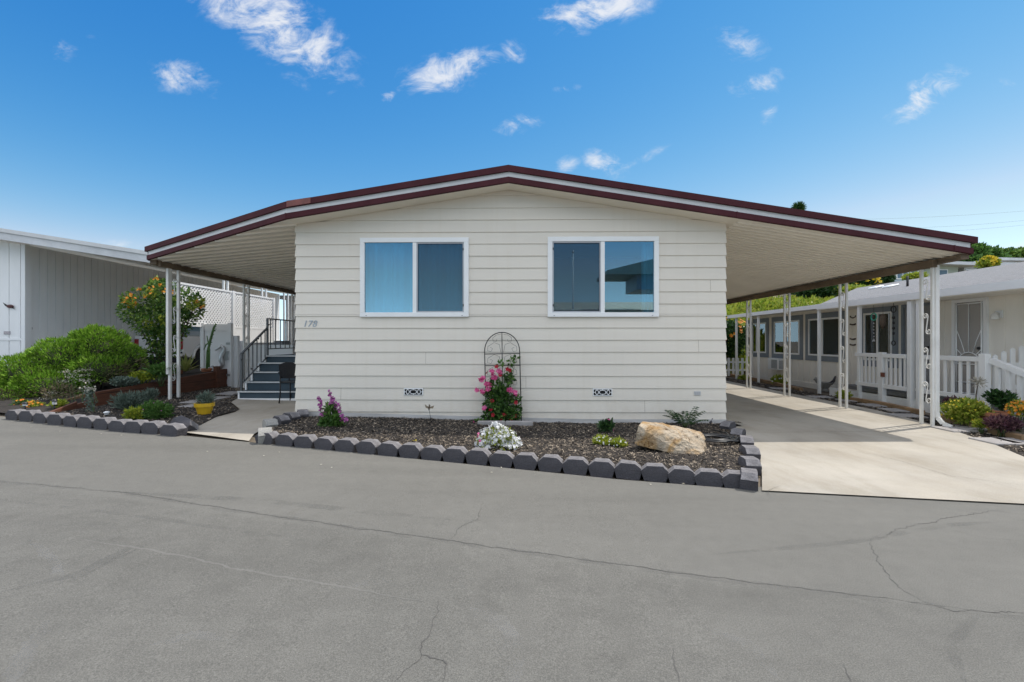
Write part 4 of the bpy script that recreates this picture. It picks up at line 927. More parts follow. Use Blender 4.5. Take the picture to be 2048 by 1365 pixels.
# ------------------------------------------------------------------ white pickup truck seen from behind
TX0, TX1, TY, TZ = -12.72, -11.10, 14.8, g(-11) + .15
tr = thing('pickup_truck', 'white pickup truck parked tail first under the neighbouring carport', 'pickup truck', ((TX0 + TX1) / 2, TY, TZ))
M['carpaint'] = mat('white_car_paint', (0.78, 0.78, 0.79), .25, .02, 2, coat=.6)
M['fender'] = mat('black_trim', (0.02, 0.02, 0.022), .5)
def side_prof(x0, x1):                           # (y, z) outline of body with wheel arches
    WY, FY, r = TY + .92, TY + 3.75, .43
    pts = [(TY, .55), (TY, 1.12), (TY + .03, 1.18), (TY + 1.95, 1.18), (TY + 2.05, 1.18), (TY + 2.2, 1.78), (TY + 2.35, 1.84), (TY + 3.1, 1.80), (TY + 3.65, 1.22), (TY + 4.75, 1.12), (TY + 4.9, .95), (TY + 4.9, .5)]
    for c in (FY, WY):
        for i in range(9):
            a = math.pi * i / 8; pts.append((c + r * math.cos(a), .42 + r * math.sin(a)))
    return pts
b = MB(); pr = side_prof(0, 0); b.prism([(TX0, y, TZ + z) for y, z in pr][::-1], (TX1 - TX0, 0, 0)); bm_t = b.build('body', M['carpaint'], tr, bevel=.02, seg=2)
bd = MB().box(TX0 + .09, TX1 - .09, TY + .06, TY + 1.9, TZ + 1.181, TZ + 1.19).build('bed_cover', M['fender'], tr)
tg = MB(); tg.box(TX0 + .16, TX1 - .16, TY - .016, TY - .001, TZ + .66, TZ + 1.12); tg.build('tailgate', M['carpaint'], tr, bevel=.008)
MB().box((TX0 + TX1) / 2 - .1, (TX0 + TX1) / 2 + .1, TY - .03, TY - .0165, TZ + .98, TZ + 1.05).build('handle', M['fender'], tr)
for x in (TX0 + .005, TX1 - .145): tag(MB().box(x, x + .14, TY - .022, TY + .06, TZ + .74, TZ + 1.08).build('tail_light', mat('tail_lens', (0.32, 0.012, 0.015), .2, .1, 5, coat=.8), tr, bevel=.008), 'red tail light')
MB().box(TX0 - .02, TX1 + .02, TY - .14, TY - .03, TZ + .50, TZ + .60).build('bumper', M['white'], tr, bevel=.015)
MB().box(TX0 - .01, TX1 + .01, TY - .13, TY - .04, TZ + .601, TZ + .66).build('bumper_pad', M['fender'], tr)
MB().box(TX0 + .2, TX1 - .2, TY + .1, TY + 4.6, TZ + .3, TZ + .56).build('chassis', M['fender'], tr)
bw = MB().box(TX0 + .16, TX1 - .16, TY + 2.10, TY + 2.12, TZ + 1.24, TZ + 1.70).build('rear_window', M['nglass'], tr)
def wheel(x, y, sx):
    z = TZ + .37; prof = [(.20, -.11), (.33, -.115), (.37, -.08), (.37, .08), (.33, .115), (.20, .11)]
    b = MB().lathe((0, 0, 0), prof, 28); b.v = [(x + v[2], y + v[0], z + v[1]) for v in b.v]; w = b.build('wheel', M['rubber'], tr, smooth=False)
    r = MB().lathe((0, 0, 0), [(.205, .04), (.205, .095), (.18, .10), (.17, .06), (.0001, .055)], 24); r.v = [(x + sx * v[2], y + v[0], z + v[1]) for v in r.v]
    for k_ in range(6):
        a = k_ * math.pi / 3; r.bar((x + sx * .075, y + .03 * math.cos(a), z + .03 * math.sin(a)), (x + sx * .085, y + .185 * math.cos(a), z + .185 * math.sin(a)), .05, .03, up=(1, 0, 0))
    r.ball((x + sx * .08, y, z), .045, 10, 6); r.build('rim', mat('alloy', (0.6, 0.6, 0.6), .3, .1, metal=.8), w)
for x, sx in ((TX1 - .08, 1), (TX0 + .08, -1)):
    for y in (TY + .92, TY + 3.75): wheel(x, y, sx)
for c in (TY + .92, TY + 3.75):
    pts = [(TX1 + .02, c + .47 * math.cos(math.pi * i / 10), TZ + .42 + .47 * math.sin(math.pi * i / 10)) for i in range(11)]; MB().tube(pts, .045, 8).build('wheel_flare', M['carpaint'], tr, smooth=True)

# pavers laid beside the porch post
gp = 'stepping stones beside the porch'
for i, (px, py, w_, l_, an) in enumerate(((392, 806, .34, .5, 4), (432, 800, .34, .5, -3), (462, 789, .4, .6, 5), (385, 815, .3, .36, -8))):
    p = PG(px, py)
    o = MB().box(-w_ / 2, w_ / 2, -l_ / 2, l_ / 2, -.02, .022).build('stepping_stone', M['paver'], None, bevel=.008); o.location = (p.x, p.y, g(p.x) + .02); o.rotation_euler = (0, 0, R(an))
    tag(o, ('grey stepping stone at the foot of the first porch post', 'grey stepping stone between the porch post and the stairs', 'grey stepping stone at the foot of the white gate', 'grey stepping stone behind the yellow pot')[i], 'stepping stone', gp)
# ------------------------------------------------------------------ right: the neighbouring home with its porch
XN, XEE, YW1 = 9.15, 8.40, 18.1
zev = PX(1700, 610, XEE).z - .0
M['nwall'] = mat('cream_panel_paint', (0.88, 0.83, 0.74), .6, .05, 2, .04, 40, stretch=(1, 1, .3))
M['greytrim'] = mat('blue_grey_trim', (0.20, 0.23, 0.26), .55, .08, 4)
M['shingle'] = mat('grey_shingle', (0.20, 0.195, 0.195), .9, .25, 5, .5, 25, stretch=(1.5, 8, 1), speck=.2)
nh = thing('porch_home', 'cream neighbouring home with grey trimmed windows, shingle roof and a white railed porch', 'mobile home', (XN, 12, 0))
# wall with vertical grooves
wv = MB(); k = 6.6; ZT = zev + .16
while k < YW1 - .01:
    k2 = min(k + .305, YW1); wv.box(XN - .012, XN + .06, k + .008, k2 - .008, .14, ZT); wv.box(XN - .004, XN + .06, k - .008, k + .008, .14, ZT); k = k2
wv.box(XN + .061, 17.5, YW1 - .06, YW1, -.05, ZT); wv.box(XN + .061, 17.5, 6.55, 6.62, -.05, ZT)
wv.build('wall', M['nwall'], nh)
sk = MB().box(XN - .03, XN + .05, 6.6, YW1, -.2, .139).build('skirting', M['nwall'], nh)
MB().box(XN - .045, XN - .013, YW1 - .13, YW1 + .02, -.1, ZT).build('corner_trim', M['offwhite'], nh)
def nwin(pxa, pxb, z0, z1, split=.5, blind=False, bcol=None, X=XN, grey=.16):
    ya, yb = PX(pxb, 660, X).y, PX(pxa, 660, X).y      # near, far
    t = grey; wf_ = MB()
    for (a, b, c, d) in ((ya - t, yb + t, z1, z1 + t), (ya - t, yb + t, z0 - t, z0), (ya - t, ya, z0, z1), (yb, yb + t, z0, z1)): wf_.box(X - .034, X - .0125, a, b, c, d)
    o = wf_.build('window', M['greytrim'], nh)
    f = MB(); s = .05
    for (a, b, c, d) in ((ya, yb, z1 - s, z1), (ya, yb, z0, z0 + s), (ya, ya + s, z0 + s, z1 - s), (yb - s, yb, z0 + s, z1 - s)): f.box(X - .045, X - .013, a, b, c, d)
    ym = yb + (ya - yb) * split; f.box(X - .042, X - .014, ym - .03, ym + .03, z0 + s, z1 - s)
    f.build('frame', M['white'], o)
    MB().box(X - .030, X - .026, ya + s, yb - s, z0 + s, z1 - s).build('pane', M['nglass'], o)
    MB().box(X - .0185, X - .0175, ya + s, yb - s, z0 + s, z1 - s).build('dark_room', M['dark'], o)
    if blind:
        bl = MB(); zz = z0 + s + .02
        while zz < z1 - s - .02: bl.hexa([(X - .024, ya + s, zz), (X - .0205, ya + s, zz + .004), (X - .0205, yb - s, zz + .004), (X - .024, yb - s, zz), (X - .0235, ya + s, zz + .019), (X - .020, ya + s, zz + .022), (X - .020, yb - s, zz + .022), (X - .0235, yb - s, zz + .019)]); zz += .045
        bl.build('blind', mat('blind_slats', bcol or (0.30, 0.33, 0.28), .6), o)
    return o
nwin(1497, 1534, 1.0, 2.14)
nwin(1550, 1601, 1.0, 2.14)
nwin(1619, 1684, 1.0, 2.14, blind=True, bcol=(0.46, 0.60, 0.38), split=.45)
nwin(1730, 1787, .95, 2.18, blind=True, bcol=(0.25, 0.55, 0.46))
# doors
def door(pxa, pxb, name_lab, sunburst):
    ya, yb = PX(pxb, 660, XN).y, PX(pxa, 660, XN).y; z0, z1 = .36, 2.24
    o = MB(); t = .07
    for (a, b, c, d) in ((ya - t, yb + t, z1, z1 + t), (ya - t, ya, z0, z1), (yb, yb + t, z0, z1)): o.box(XN - .06, XN - .0125, a, b, c, d)
    fr = o.build('door', M['white'] if sunburst else M['greytrim'], nh); tag(fr, name_lab)
    MB().box(XN - .03, XN - .014, ya, yb, z0, z1).build('panel', M['nwall'] if sunburst else mat('door_grey', (0.30, 0.30, 0.30), .6), fr)
    if sunburst:
        MB().add([(XN - .048, ya, z0), (XN - .048, yb, z0), (XN - .048, yb, z1), (XN - .048, ya, z1)], [(3, 2, 1, 0)]).build('mesh', mesh_screen_mat('security_mesh', (0.35, 0.33, 0.32), .55), fr)
        s = MB(); w_ = yb - ya; cy, cz = (ya + yb) / 2, z0 + .62; ax = lambda y, z: (XN - .055, y, z)
        for z in (z0 + .25, z0 + .62, z0 + .03, z1 - .03): s.tube([ax(ya, z), ax(yb, z)], .011, 6)
        for y in (ya + .03, yb - .03): s.tube([ax(y, z0), ax(y, z1)], .016, 6)
        s.tube([ax(cy + .24 * math.cos(a), cz + .24 * math.sin(a)) for a in [math.pi * i / 14 for i in range(15)]], .010, 6)
        for i in range(9):
            a = math.pi * (i + .5) / 9; dy, dz = math.cos(a), math.sin(a)
            tt = min((w_ / 2 - .03) / max(1e-6, abs(dy)), (z1 - .04 - cz) / max(1e-6, dz))
            s.tube([ax(cy + dy * .24, cz + dz * .24), ax(cy + dy * (tt * .6), cz + dz * tt * .62 + .03 * (1 - abs(dy))), ax(cy + dy * tt, cz + dz * tt)], .008, 6)
        s.build('grille', M['white'], fr, smooth=True)
    MB().ball((XN - .085, ya + .06 if True else yb, z0 + .95), .03, 8, 5).build('handle', M['black'], fr, smooth=True)
door(1812, 1868, 'plain dim entry door with grey casing', False)
door(1915, 1972, 'white security door with a sunburst grille', True)
c = PX(1990, 629, XN - .1); lamp = MB().box(XN - .035, XN - .013, c.y - .06, c.y + .06, c.z - .07, c.z + .07).build('wall_lamp', M['white'], nh)
lm = MB(); lm.tube([(XN - .035, c.y, c.z), (XN - .12, c.y - .02, c.z + .03), (XN - .17, c.y - .06, c.z)], .02, 8); lm.lathe((XN - .17, c.y - .06, c.z - .1), [(.02, .12), (.05, .10), (.065, .02), (.06, .0)], 14); lm.build('shade', M['offwhite'], lamp, smooth=True)
# window air conditioner under the second window
c = PX(1557, 728, XN); acu = MB().box(XN - .22, XN - .0125, c.y - .36, c.y + .30, c.z - .2, c.z + .2).build('air_conditioner', M['white'], nh, bevel=.012)
gl = MB()
for i in range(9): gl.box(XN - .226, XN - .2205, c.y - .30, c.y + .06, c.z - .15 + i * .034, c.z - .13 + i * .034)
gl.build('vent_slat', M['greytrim'], acu)
fx = MB()
for i in range(8): fx.box(XN - .19, XN - .04, c.y - .366, c.y - .3605, c.z - .15 + i * .036, c.z - .13 + i * .036)
fx.build('vent_slat', M['greytrim'], acu)
# roof: shingled slope, flat awning at the far end, deep fascia
ys, yn = 12.9, 4.5; sl = .215
def rz(x): return zev + .10 + sl * (x - XEE)
XRG = 13.6; yrg = 18.6
rr = MB(); A = [(XEE - .05, yn, rz(XEE - .05)), (XRG, yn, rz(XRG)), (XRG, yrg, rz(XRG)), (XEE - .05, ys, rz(XEE - .05))]
rr.add(A + [(x, y, z - .06) for x, y, z in A], [(0, 1, 2, 3), (7, 6, 5, 4), (0, 4, 5, 1), (1, 5, 6, 2), (2, 6, 7, 3), (3, 7, 4, 0)])
B = [(XRG, yn, rz(XRG)), (18, yn, zev + .1), (18, yrg, zev + .1), (XRG, yrg, rz(XRG))]; rr.add(B, [(0, 1, 2, 3)])
Cc = [(XEE - .05, ys + .002, rz(XEE - .05)), (XRG, yrg + .002, rz(XRG)), (XRG, yrg + .6, zev + .12), (XN - .2, yrg + .6, zev + .12)]; rr.add(Cc, [(0, 1, 2, 3)])
nroof = rr.build('roof', M['shingle'], nh)
for (px, py) in ((1752, 577), (1781, 574.5)):
    d = ray(px, py); # meet the slope z = rz(x)
    t = (zev + .10 - sl * XEE - CAMZ) / (d.z - sl * d.x); p = O + d * t
    MB().hexa([(p.x - .15, p.y - .16, rz(p.x - .15) + .001), (p.x + .15, p.y - .16, rz(p.x + .15) + .001), (p.x + .15, p.y + .16, rz(p.x + .15) + .001), (p.x - .15, p.y + .16, rz(p.x - .15) + .001)] + [(p.x + a * .15, p.y + b_ * .16, rz(p.x + a * .15) + .06) for a, b_ in ((-1, -1), (1, -1), (1, 1), (-1, 1))]).build('skylight', M['white'], nroof, bevel=.02)
d = ray(1815, 573); t = (zev + .10 - sl * XEE - CAMZ) / (d.z - sl * d.x); p = O + d * t
MB().tube([(p.x, p.y, p.z - .05), (p.x, p.y, p.z + .28)], .028, 10).build('vent_pipe', M['black'], nroof, smooth=True)
fsc = MB(); fsc.box(XEE - .09, XEE - .051, yn, ys, zev - .045, zev + .105); fsc.box(XEE - .09, XEE - .05, ys, YW1 + .3, zev - .02, zev + .10); fsc.build('fascia', M['white'], nh)
af = MB().box(XEE - .049, XN + .1, ys + .01, YW1 + .3, zev + .02, zev + .085).build('porch_cover', M['offwhite'], nh)
so_ = MB().box(XEE - .05, XN - .013, 6.6, ys, zev - .06, zev + .0).build('soffit', M['nwall'], nh)
for (px, w_) in ((1473, .07), (1517, .07), (1638.5, .07), (1719, .075), (1822, .10), (1837, .07)):
    y = PX(px, 700, XEE).y; MB().box(XEE - w_ / 2, XEE + w_ / 2, y - w_ / 2, y + w_ / 2, -.1, zev - .046 if y < ys else zev - .021).build('porch_post', M['white'], nh, bevel=.005)
# deck, its white skirt, railings
yd0, yd1 = 8.25, 12.25
MB().box(XEE + .06, XN - .035, yd0, yd1, .22, .30).build('porch_deck', mat('deck_grey', (0.17, 0.17, 0.17), .8, .2, 5), nh)
MB().box(XEE + .03, XEE + .058, yd0, yd1 + .3, -.1, .19).build('porch_skirt', M['white'], nh)
def railing(y0, y1, x, z0, z1, step, label, name='porch_railing', group='white railings along the porch'):
    o = thing(name, label, 'railing' if name != 'porch_gate' else 'gate', (x, y0, z0), group)
    MB().box(x - .045, x + .045, y0, y1, z1 - .09, z1).build('top_rail', M['white'], o, bevel=.005); MB().box(x - .03, x + .03, y0, y1, z0, z0 + .09).build('bottom_rail', M['white'], o, bevel=.005)
    k = y0 + step / 2
    while k < y1: MB().box(x - .012, x + .012, k - .026, k + .026, z0 + .091, z1 - .091).build('baluster', M['white'], o); k += step
    return o
yb = [PX(p, 700, XEE).y for p in (1713, 1760, 1769, 1815, 1872, 1962)]
railing(yb[1], yb[0], XEE, .36, 1.16, .125, 'white slatted railing between the window and the small porch gate', 'porch_railing')
railing(yb[3], yb[2], XEE, .36, 1.16, .125, 'white slatted porch gate with a latch below the window', 'porch_gate')
MB().box(XEE - .05, XEE + .05, yb[2] + .002, yb[1] - .002, .0, 1.19).build('gate_post', M['white'], nh)
q = PX(1767, 750, XEE - .05); tag(MB().box(XEE - .09, XEE - .051, q.y - .04, q.y + .04, q.z - .05, q.z + .05).build('gate_latch', mat('rust', (0.16, 0.05, 0.03), .7), None), 'small rusty latch on the white porch gate post', 'latch')
railing(yb[5], yb[3] - .35, XEE, .36, 1.16, .155, 'white slatted railing in front of the two doors', 'porch_railing')
MB().box(XEE - .055, XEE + .055, yb[5] - .13, yb[5] - .002, -.1, 1.22).build('newel_post', M['white'], nh, bevel=.006)
# picket fence facing the road and the falling stair rail
yp = yb[5] - .10
pf = thing('picket_fence', 'white picket fence with a curved top beside the porch steps', 'picket fence', (9.3, yp, 0))
for z in (.62, 1.02): MB().box(XEE + .11, 11.2, yp + .021, yp + .05, z - .04, z + .04).build('rail', M['white'], pf)
for i in range(18):
    x = XEE + .16 + i * .155; z1 = 1.16 + .22 * math.sin(math.pi * min(1, ((i % 9) + .6) / 9.2))
    MB().prism([(x - .04, yp, .25), (x + .04, yp, .25), (x + .04, yp, z1 - .03), (x, yp, z1), (x - .04, yp, z1 - .03)], (0, .02, 0)).build('picket', M['white'], pf)
sr = thing('stair_railing', 'white sloping railing of the porch steps behind the flower pots', 'railing', (XEE + .05, 7.6, 0))
y0, y1 = yb[5] - .14, 6.55
MB().bar((XEE + .05, y0, 1.10), (XEE + .05, y1, .46), .10, .09).build('handrail', M['white'], sr); MB().bar((XEE + .05, y0, .50), (XEE + .05, y1, -.02), .06, .09).build('lower_rail', M['white'], sr)
for i in range(10):
    t = (i + .6) / 10; y = y0 + (y1 - y0) * t; MB().box(XEE + .03, XEE + .07, y - .03, y + .03, .50 - .52 * t + .05, 1.10 - .64 * t - .05).build('baluster', M['white'], sr)
for t in (.42, .98): y = y0 + (y1 - y0) * t; MB().box(XEE - .01, XEE + .11, y - .06, y + .06, -.1, 1.10 - .64 * t + .03).build('post', M['white'], sr)
ps = thing('porch_steps', 'grey steps leading up to the white porch', 'steps', (9.1, 7.4, 0))
for i in range(3): MB().box(XEE + .13, 10.0, 7.0 + i * .36, yp - .01, .1 * i - .02 + (.001 if i else 0), .1 * (i + 1)).build('step', M['paver'], ps)
# hanging things on the porch
def hanging(px, ptop, name, label, cat, builder):
    p = PX(px, ptop, XEE + .12); o = thing(name, label, cat, (p.x, p.y, p.z)); builder(p, o); return o
def wheel_chime(p, o):
    MB().tube([(p.x, p.y, zev - .06), (p.x, p.y, p.z)], .003, 5).build('cord', M['black'], o)
    MB().tube([(p.x, p.y + .085 * math.cos(a), p.z - .085 + .085 * math.sin(a)) for a in [2 * math.pi * i / 20 for i in range(21)]], .012, 8).build('ring', mat('teal_glass', (0.05, 0.42, 0.30), .2), o, smooth=True)
    MB().tube([(p.x, p.y, p.z - .17), (p.x, p.y, p.z - .68)], .003, 5).build('cord', M['black'], o)
    b = MB()
    for i in range(5): b.ball((p.x, p.y, p.z - .24 - i * .08), .016, 8, 5)
    b.lathe((p.x, p.y, p.z - .68), [(.035, 0), (.004, .07)], 8); b.build('bead', M['steel'], o)
hanging(1747.5, 627, 'wind_chime', 'teal ring wind chime with hanging beads on the porch', 'wind chime', wheel_chime)
def basket(p, o):
    MB().tube([(p.x, p.y, zev - .06), (p.x, p.y, p.z)], .003, 5).build('cord', M['black'], o)
    MB().lathe((p.x, p.y, p.z - .36), [(.015, 0), (.06, .1), (.075, .25), (.05, .33), (.01, .36)], 10).build('pod', M['bark'], o, smooth=True)
hanging(1766, 628, 'hanging_feeder', 'brown pod shaped feeder hanging before the green blind', 'bird feeder', basket)
def spiral_chime(p, o):
    b = MB(); 
    b.tube([(p.x, p.y + .07 * math.cos(a), p.z - .07 + .07 * math.sin(a)) for a in [2 * math.pi * i / 16 for i in range(17)]], .012, 6)
    for i, r in enumerate((.05, .03, .045, .03)): b.ball((p.x, p.y, p.z - .26 - i * .12), (.02, r, .04), 8, 5)
    b.tube([(p.x, p.y, zev - .06), (p.x, p.y, p.z - .80)], .005, 5)
    b.tube([(p.x, p.y + .05 * math.cos(a), p.z - .84 + .05 * math.sin(a)) for a in [2 * math.pi * i / 16 for i in range(17)]], .012, 6); b.build('body', M['black'], o, smooth=True)
hanging(1787, 613, 'wind_spinner', 'long black wind spinner hanging beside the grey window trim', 'wind spinner', spiral_chime)
q = PX(1705, 632, XN - .03); hk = MB()
for dz in (0, -.22, -.62, -.78): hk.tube([(XN - .02, q.y + .10 * math.cos(a), q.z + dz + (.06 if dz == 0 else .025) * math.sin(a)) for a in [math.pi + math.pi * i / 8 for i in range(9)]], .014 if dz == 0 else .02, 6)
o = hk.build('wall_hook', M['bark'], None, smooth=True); tag(o, 'rusty curled hooks on the cream wall edge by the porch', 'wall hook')

# edging timbers, retaining blocks
def timber(pts, label):
    o = thing('edging_timber', label, 'edging timber', tuple(PG(*pts[0])), 'edging timbers along the side strip')
    for a, b in zip(pts[:-1], pts[1:]):
        p, q = PG(*a), PG(*b); MB().bar((p.x, p.y, p.z + .04), (q.x, q.y, q.z + .04), .10, .11).build('beam', M['timber'], o, bevel=.006)
    return o
timber([(1452, 751), (1528, 765), (1602, 783)], 'long brown edging timber at the far end of the driveway strip')
timber([(1703, 803), (1762, 812), (1845, 831)], 'long brown edging timber behind the first carport post')
timber([(1982, 868), (2052, 886)], 'brown edging timber under the purple and orange plants')
rb_ = thing('retaining_blocks', 'tan concrete edging bricks below the yellow green bush', 'edging bricks', tuple(PG(1920, 850)))
pp = [PG(1888, 846), PG(1912, 850.5), PG(1936, 855), PG(1960, 860)]
for a, b in zip(pp[:-1], pp[1:]): MB().bar((a.x, a.y, a.z + .07), (b.x - .0, b.y + .01, b.z + .07), .16, .17).build('brick', mat('tan_block', (0.34, 0.24, 0.15), .9, .2, 8, .3, 50), rb_, bevel=.008)
# pavers along the strip
labs = ['paver at the far end of the mulch strip', 'paver near the stone bird planter', 'paver before the third carport post', 'paver between two carport posts in the mulch', 'paver behind the first carport post, long and dark', 'paver just behind the downspout foot', 'paver in front of the downspout foot', 'paver beside the retaining bricks', 'paver in the mulch beside the driveway corner', 'paver beside the brown edging timber']
for i, (px, py, w_, l_) in enumerate(((1560, 779, .5, .4), (1640, 796, .5, .4), (1700, 803, .5, .42), (1752, 813, .55, .45), (1795, 823, .5, .45), (1812, 834, .5, .4), (1910, 862, .42, .42), (1945, 858, .42, .36), (1994, 886, .42, .42), (2035, 886, .4, .4))):
    p = PG(px, py); o = MB().box(-w_ / 2, w_ / 2, -l_ / 2, l_ / 2, -.02, .022).build('paver', M['paver'], None, bevel=.008); o.location = (p.x, p.y, p.z + .012); o.rotation_euler = (0, 0, R(random.uniform(-8, 8) - 6))
    tag(o, 'grey ' + labs[i], 'paver', 'grey pavers in the mulch strip')
# stone bird planter
p = PG(1650, 783); bp = thing('bird_planter', 'grey stone bird shaped planter on the ground below the cream wall', 'planter', (p.x, p.y, p.z), None)
b = MB().lathe((p.x, p.y, p.z), [(.10, 0), (.11, .04), (.08, .08), (.16, .2), (.20, .26), (.17, .25), (.02, .2)], 14); b.build('bowl', M['stone_pale'], bp)
MB().tube([(p.x - .16, p.y, p.z + .22), (p.x - .24, p.y, p.z + .30), (p.x - .27, p.y - .0, p.z + .36), (p.x - .32, p.y, p.z + .33)], [.05, .045, .05, .015], 8).build('head', M['stone_pale'], bp, smooth=True)
MB().tube([(p.x + .16, p.y, p.z + .22), (p.x + .25, p.y, p.z + .30), (p.x + .30, p.y, p.z + .44)], [.05, .04, .02], 8).build('tail', M['stone'], bp, smooth=True)

# low white fence and shrub at the back of the driveway
lp = thing('low_fence', 'low white picket fence at the back of the driveway', 'fence', (8.2, 18.9, 0))
for z in (.22, .55): MB().box(7.2, 9.4, 18.9, 18.93, z, z + .06).build('rail', M['white'], lp)
for i in range(12): MB().box(7.25 + i * .185, 7.34 + i * .185, 18.87, 18.899, .02, .75).build('picket', M['white'], lp)

# ------------------------------------------------------------------ hillside and what stands on it
def hz(x, y):
    ax = max(0, min(1, (x - 3.0) / 4.0)); ax = ax * ax * (3 - 2 * ax)
    t = max(0, y - 19.3)
    h = .52 * min(t, 6.0) + .28 * max(0, min(t - 6.0, 9)) + .05 * max(0, min(t - 15, 40)) + .20 * max(0, min(t - 90, 120)) * max(0, min(1, (x - 60) / 80))
    return ax * h
xs = [2, 3, 4, 5, 6, 7, 8, 10, 12, 15, 18, 22, 28, 36, 50, 70, 100, 140, 200, 280]; ys_ = [19.3, 20, 21, 22, 23, 24, 25.3, 27, 29, 31, 34, 38, 44, 52, 64, 80, 109, 130, 160, 200, 240]
hv = [(x, y, hz(x, y) + g(x) - (.02 if y < 19.5 else 0) + .12 * mnoise.noise((x * .5, y * .5, 2)) * (1 if y > 20 else 0)) for y in ys_ for x in xs]; nx = len(xs)
M['hill'] = mat('dry_hill', (0.10, 0.085, 0.045), .95, .4, .8, .4, 8, col2=(0.17, 0.135, 0.08))
struct(link_mesh('hillside', hv, [(j * nx + i, j * nx + i + 1, (j + 1) * nx + i + 1, (j + 1) * nx + i) for j in range(len(ys_) - 1) for i in range(nx - 1)], M['hill'], None, True))
# ------------------------------------------------------------------ plants
LM = dict(
    juniper=leaf_mat('juniper_needles', [(0.06, 0.14, 0.012), (0.14, 0.29, 0.022), (0.24, 0.43, 0.04), (0.33, 0.50, 0.07)], .25, .6),
    dry=leaf_mat('dry_twigs', [(0.130, 0.091, 0.058), (0.221, 0.169, 0.104), (0.156, 0.169, 0.065)], .1, .8),
    glossy=leaf_mat('glossy_leaf', [(0.030, 0.083, 0.018), (0.068, 0.150, 0.030), (0.135, 0.240, 0.045), (0.270, 0.360, 0.075)], .3, .3),
    dark=leaf_mat('dark_leaf', [(0.016, 0.046, 0.016), (0.033, 0.078, 0.019), (0.058, 0.130, 0.033)], .25, .4),
    mid=leaf_mat('mid_leaf', [(0.041, 0.101, 0.020), (0.081, 0.176, 0.034), (0.135, 0.243, 0.054)], .3, .45),
    lime=leaf_mat('lime_leaf', [(0.17, 0.25, 0.03), (0.32, 0.38, 0.04), (0.45, 0.46, 0.06)], .35, .5),
    ice=leaf_mat('ice_plant_leaf', [(0.13, 0.20, 0.02), (0.26, 0.34, 0.035), (0.40, 0.44, 0.06), (0.34, 0.33, 0.07)], .3, .45),
    grey=leaf_mat('grey_green_leaf', [(0.09, 0.13, 0.10), (0.14, 0.18, 0.14), (0.20, 0.25, 0.20)], .25, .7),
    purple=leaf_mat('purple_leaf', [(0.06, 0.02, 0.035), (0.12, 0.05, 0.07), (0.18, 0.11, 0.10)], .25, .5),
    orange=leaf_mat('orange_petal', [(0.55, 0.13, 0.01), (0.70, 0.26, 0.02), (0.72, 0.40, 0.05)], .3, .6),
    yellow=leaf_mat('yellow_petal', [(0.65, 0.45, 0.02), (0.75, 0.60, 0.05)], .3, .6),
    white=leaf_mat('white_petal', [(0.72, 0.72, 0.72), (0.82, 0.82, 0.82)], .3, .6),
    pink=leaf_mat('pink_petal', [(0.60, 0.05, 0.20), (0.75, 0.13, 0.34), (0.80, 0.25, 0.45)], .35, .5),
    red=leaf_mat('red_petal', [(0.30, 0.008, 0.02), (0.45, 0.015, 0.03)], .3, .5),
    magenta=leaf_mat('magenta_petal', [(0.34, 0.06, 0.26), (0.48, 0.12, 0.38), (0.55, 0.25, 0.48)], .35, .5),
    cream=leaf_mat('dry_flower_head', [(0.42, 0.38, 0.30), (0.55, 0.52, 0.44)], .2, .8),
)
def cloud(blobs, n, L, W, up=.5, shell=.3, out=1.0):
    """leaf centres and axes spread through several round clumps"""
    vol = np.array([b[1] if np.isscalar(b[1]) else np.prod(b[1]) ** (1 / 3) for b in blobs], float) ** 2; vol /= vol.sum(); Cs, As = [], []
    for (c, r), v in zip(blobs, vol):
        k = max(3, int(n * v)); rr = (r, r, r) if np.isscalar(r) else r
        p, d = in_ball(k, tuple(c), rr, shell); Cs.append(p); a = d * out + RNG.normal(size=(k, 3)) * .6; a[:, 2] += up; As.append(a)
    C, A = np.concatenate(Cs), np.concatenate(As); n = len(C)
    return leaf_quads(C, A, RNG.uniform(.65, 1.25, n) * L, RNG.uniform(.7, 1.2, n) * W)
def flowers(C, rad, nrm=None, petals=5):
    """little five-petal flowers"""
    C = np.asarray(C, float); n = len(C)
    if nrm is None: nrm = unit(RNG.normal(size=(n, 3)) * .5 + np.array([0, -.8, .6]))
    a = unit(np.cross(nrm, RNG.normal(size=(n, 3)))); b = np.cross(nrm, a); rad = np.broadcast_to(np.asarray(rad, float), (n,)); out = []
    for k in range(petals):
        t = 2 * math.pi * k / petals; ax = a * math.cos(t) + b * math.sin(t) + nrm * .35
        out.append(leaf_quads(C, ax, rad, rad * .85, N=nrm))
    return np.concatenate(out)
def stems(pairs, r=.006):
    b = MB()
    for p, q in pairs:
        p, q = Vector(p), Vector(q); mid = p.lerp(q, .55) + Vector((random.uniform(-.04, .04), random.uniform(-.04, .04), .02)); b.tube([p, mid, q], [r, r * .8, r * .5], 5)
    return b

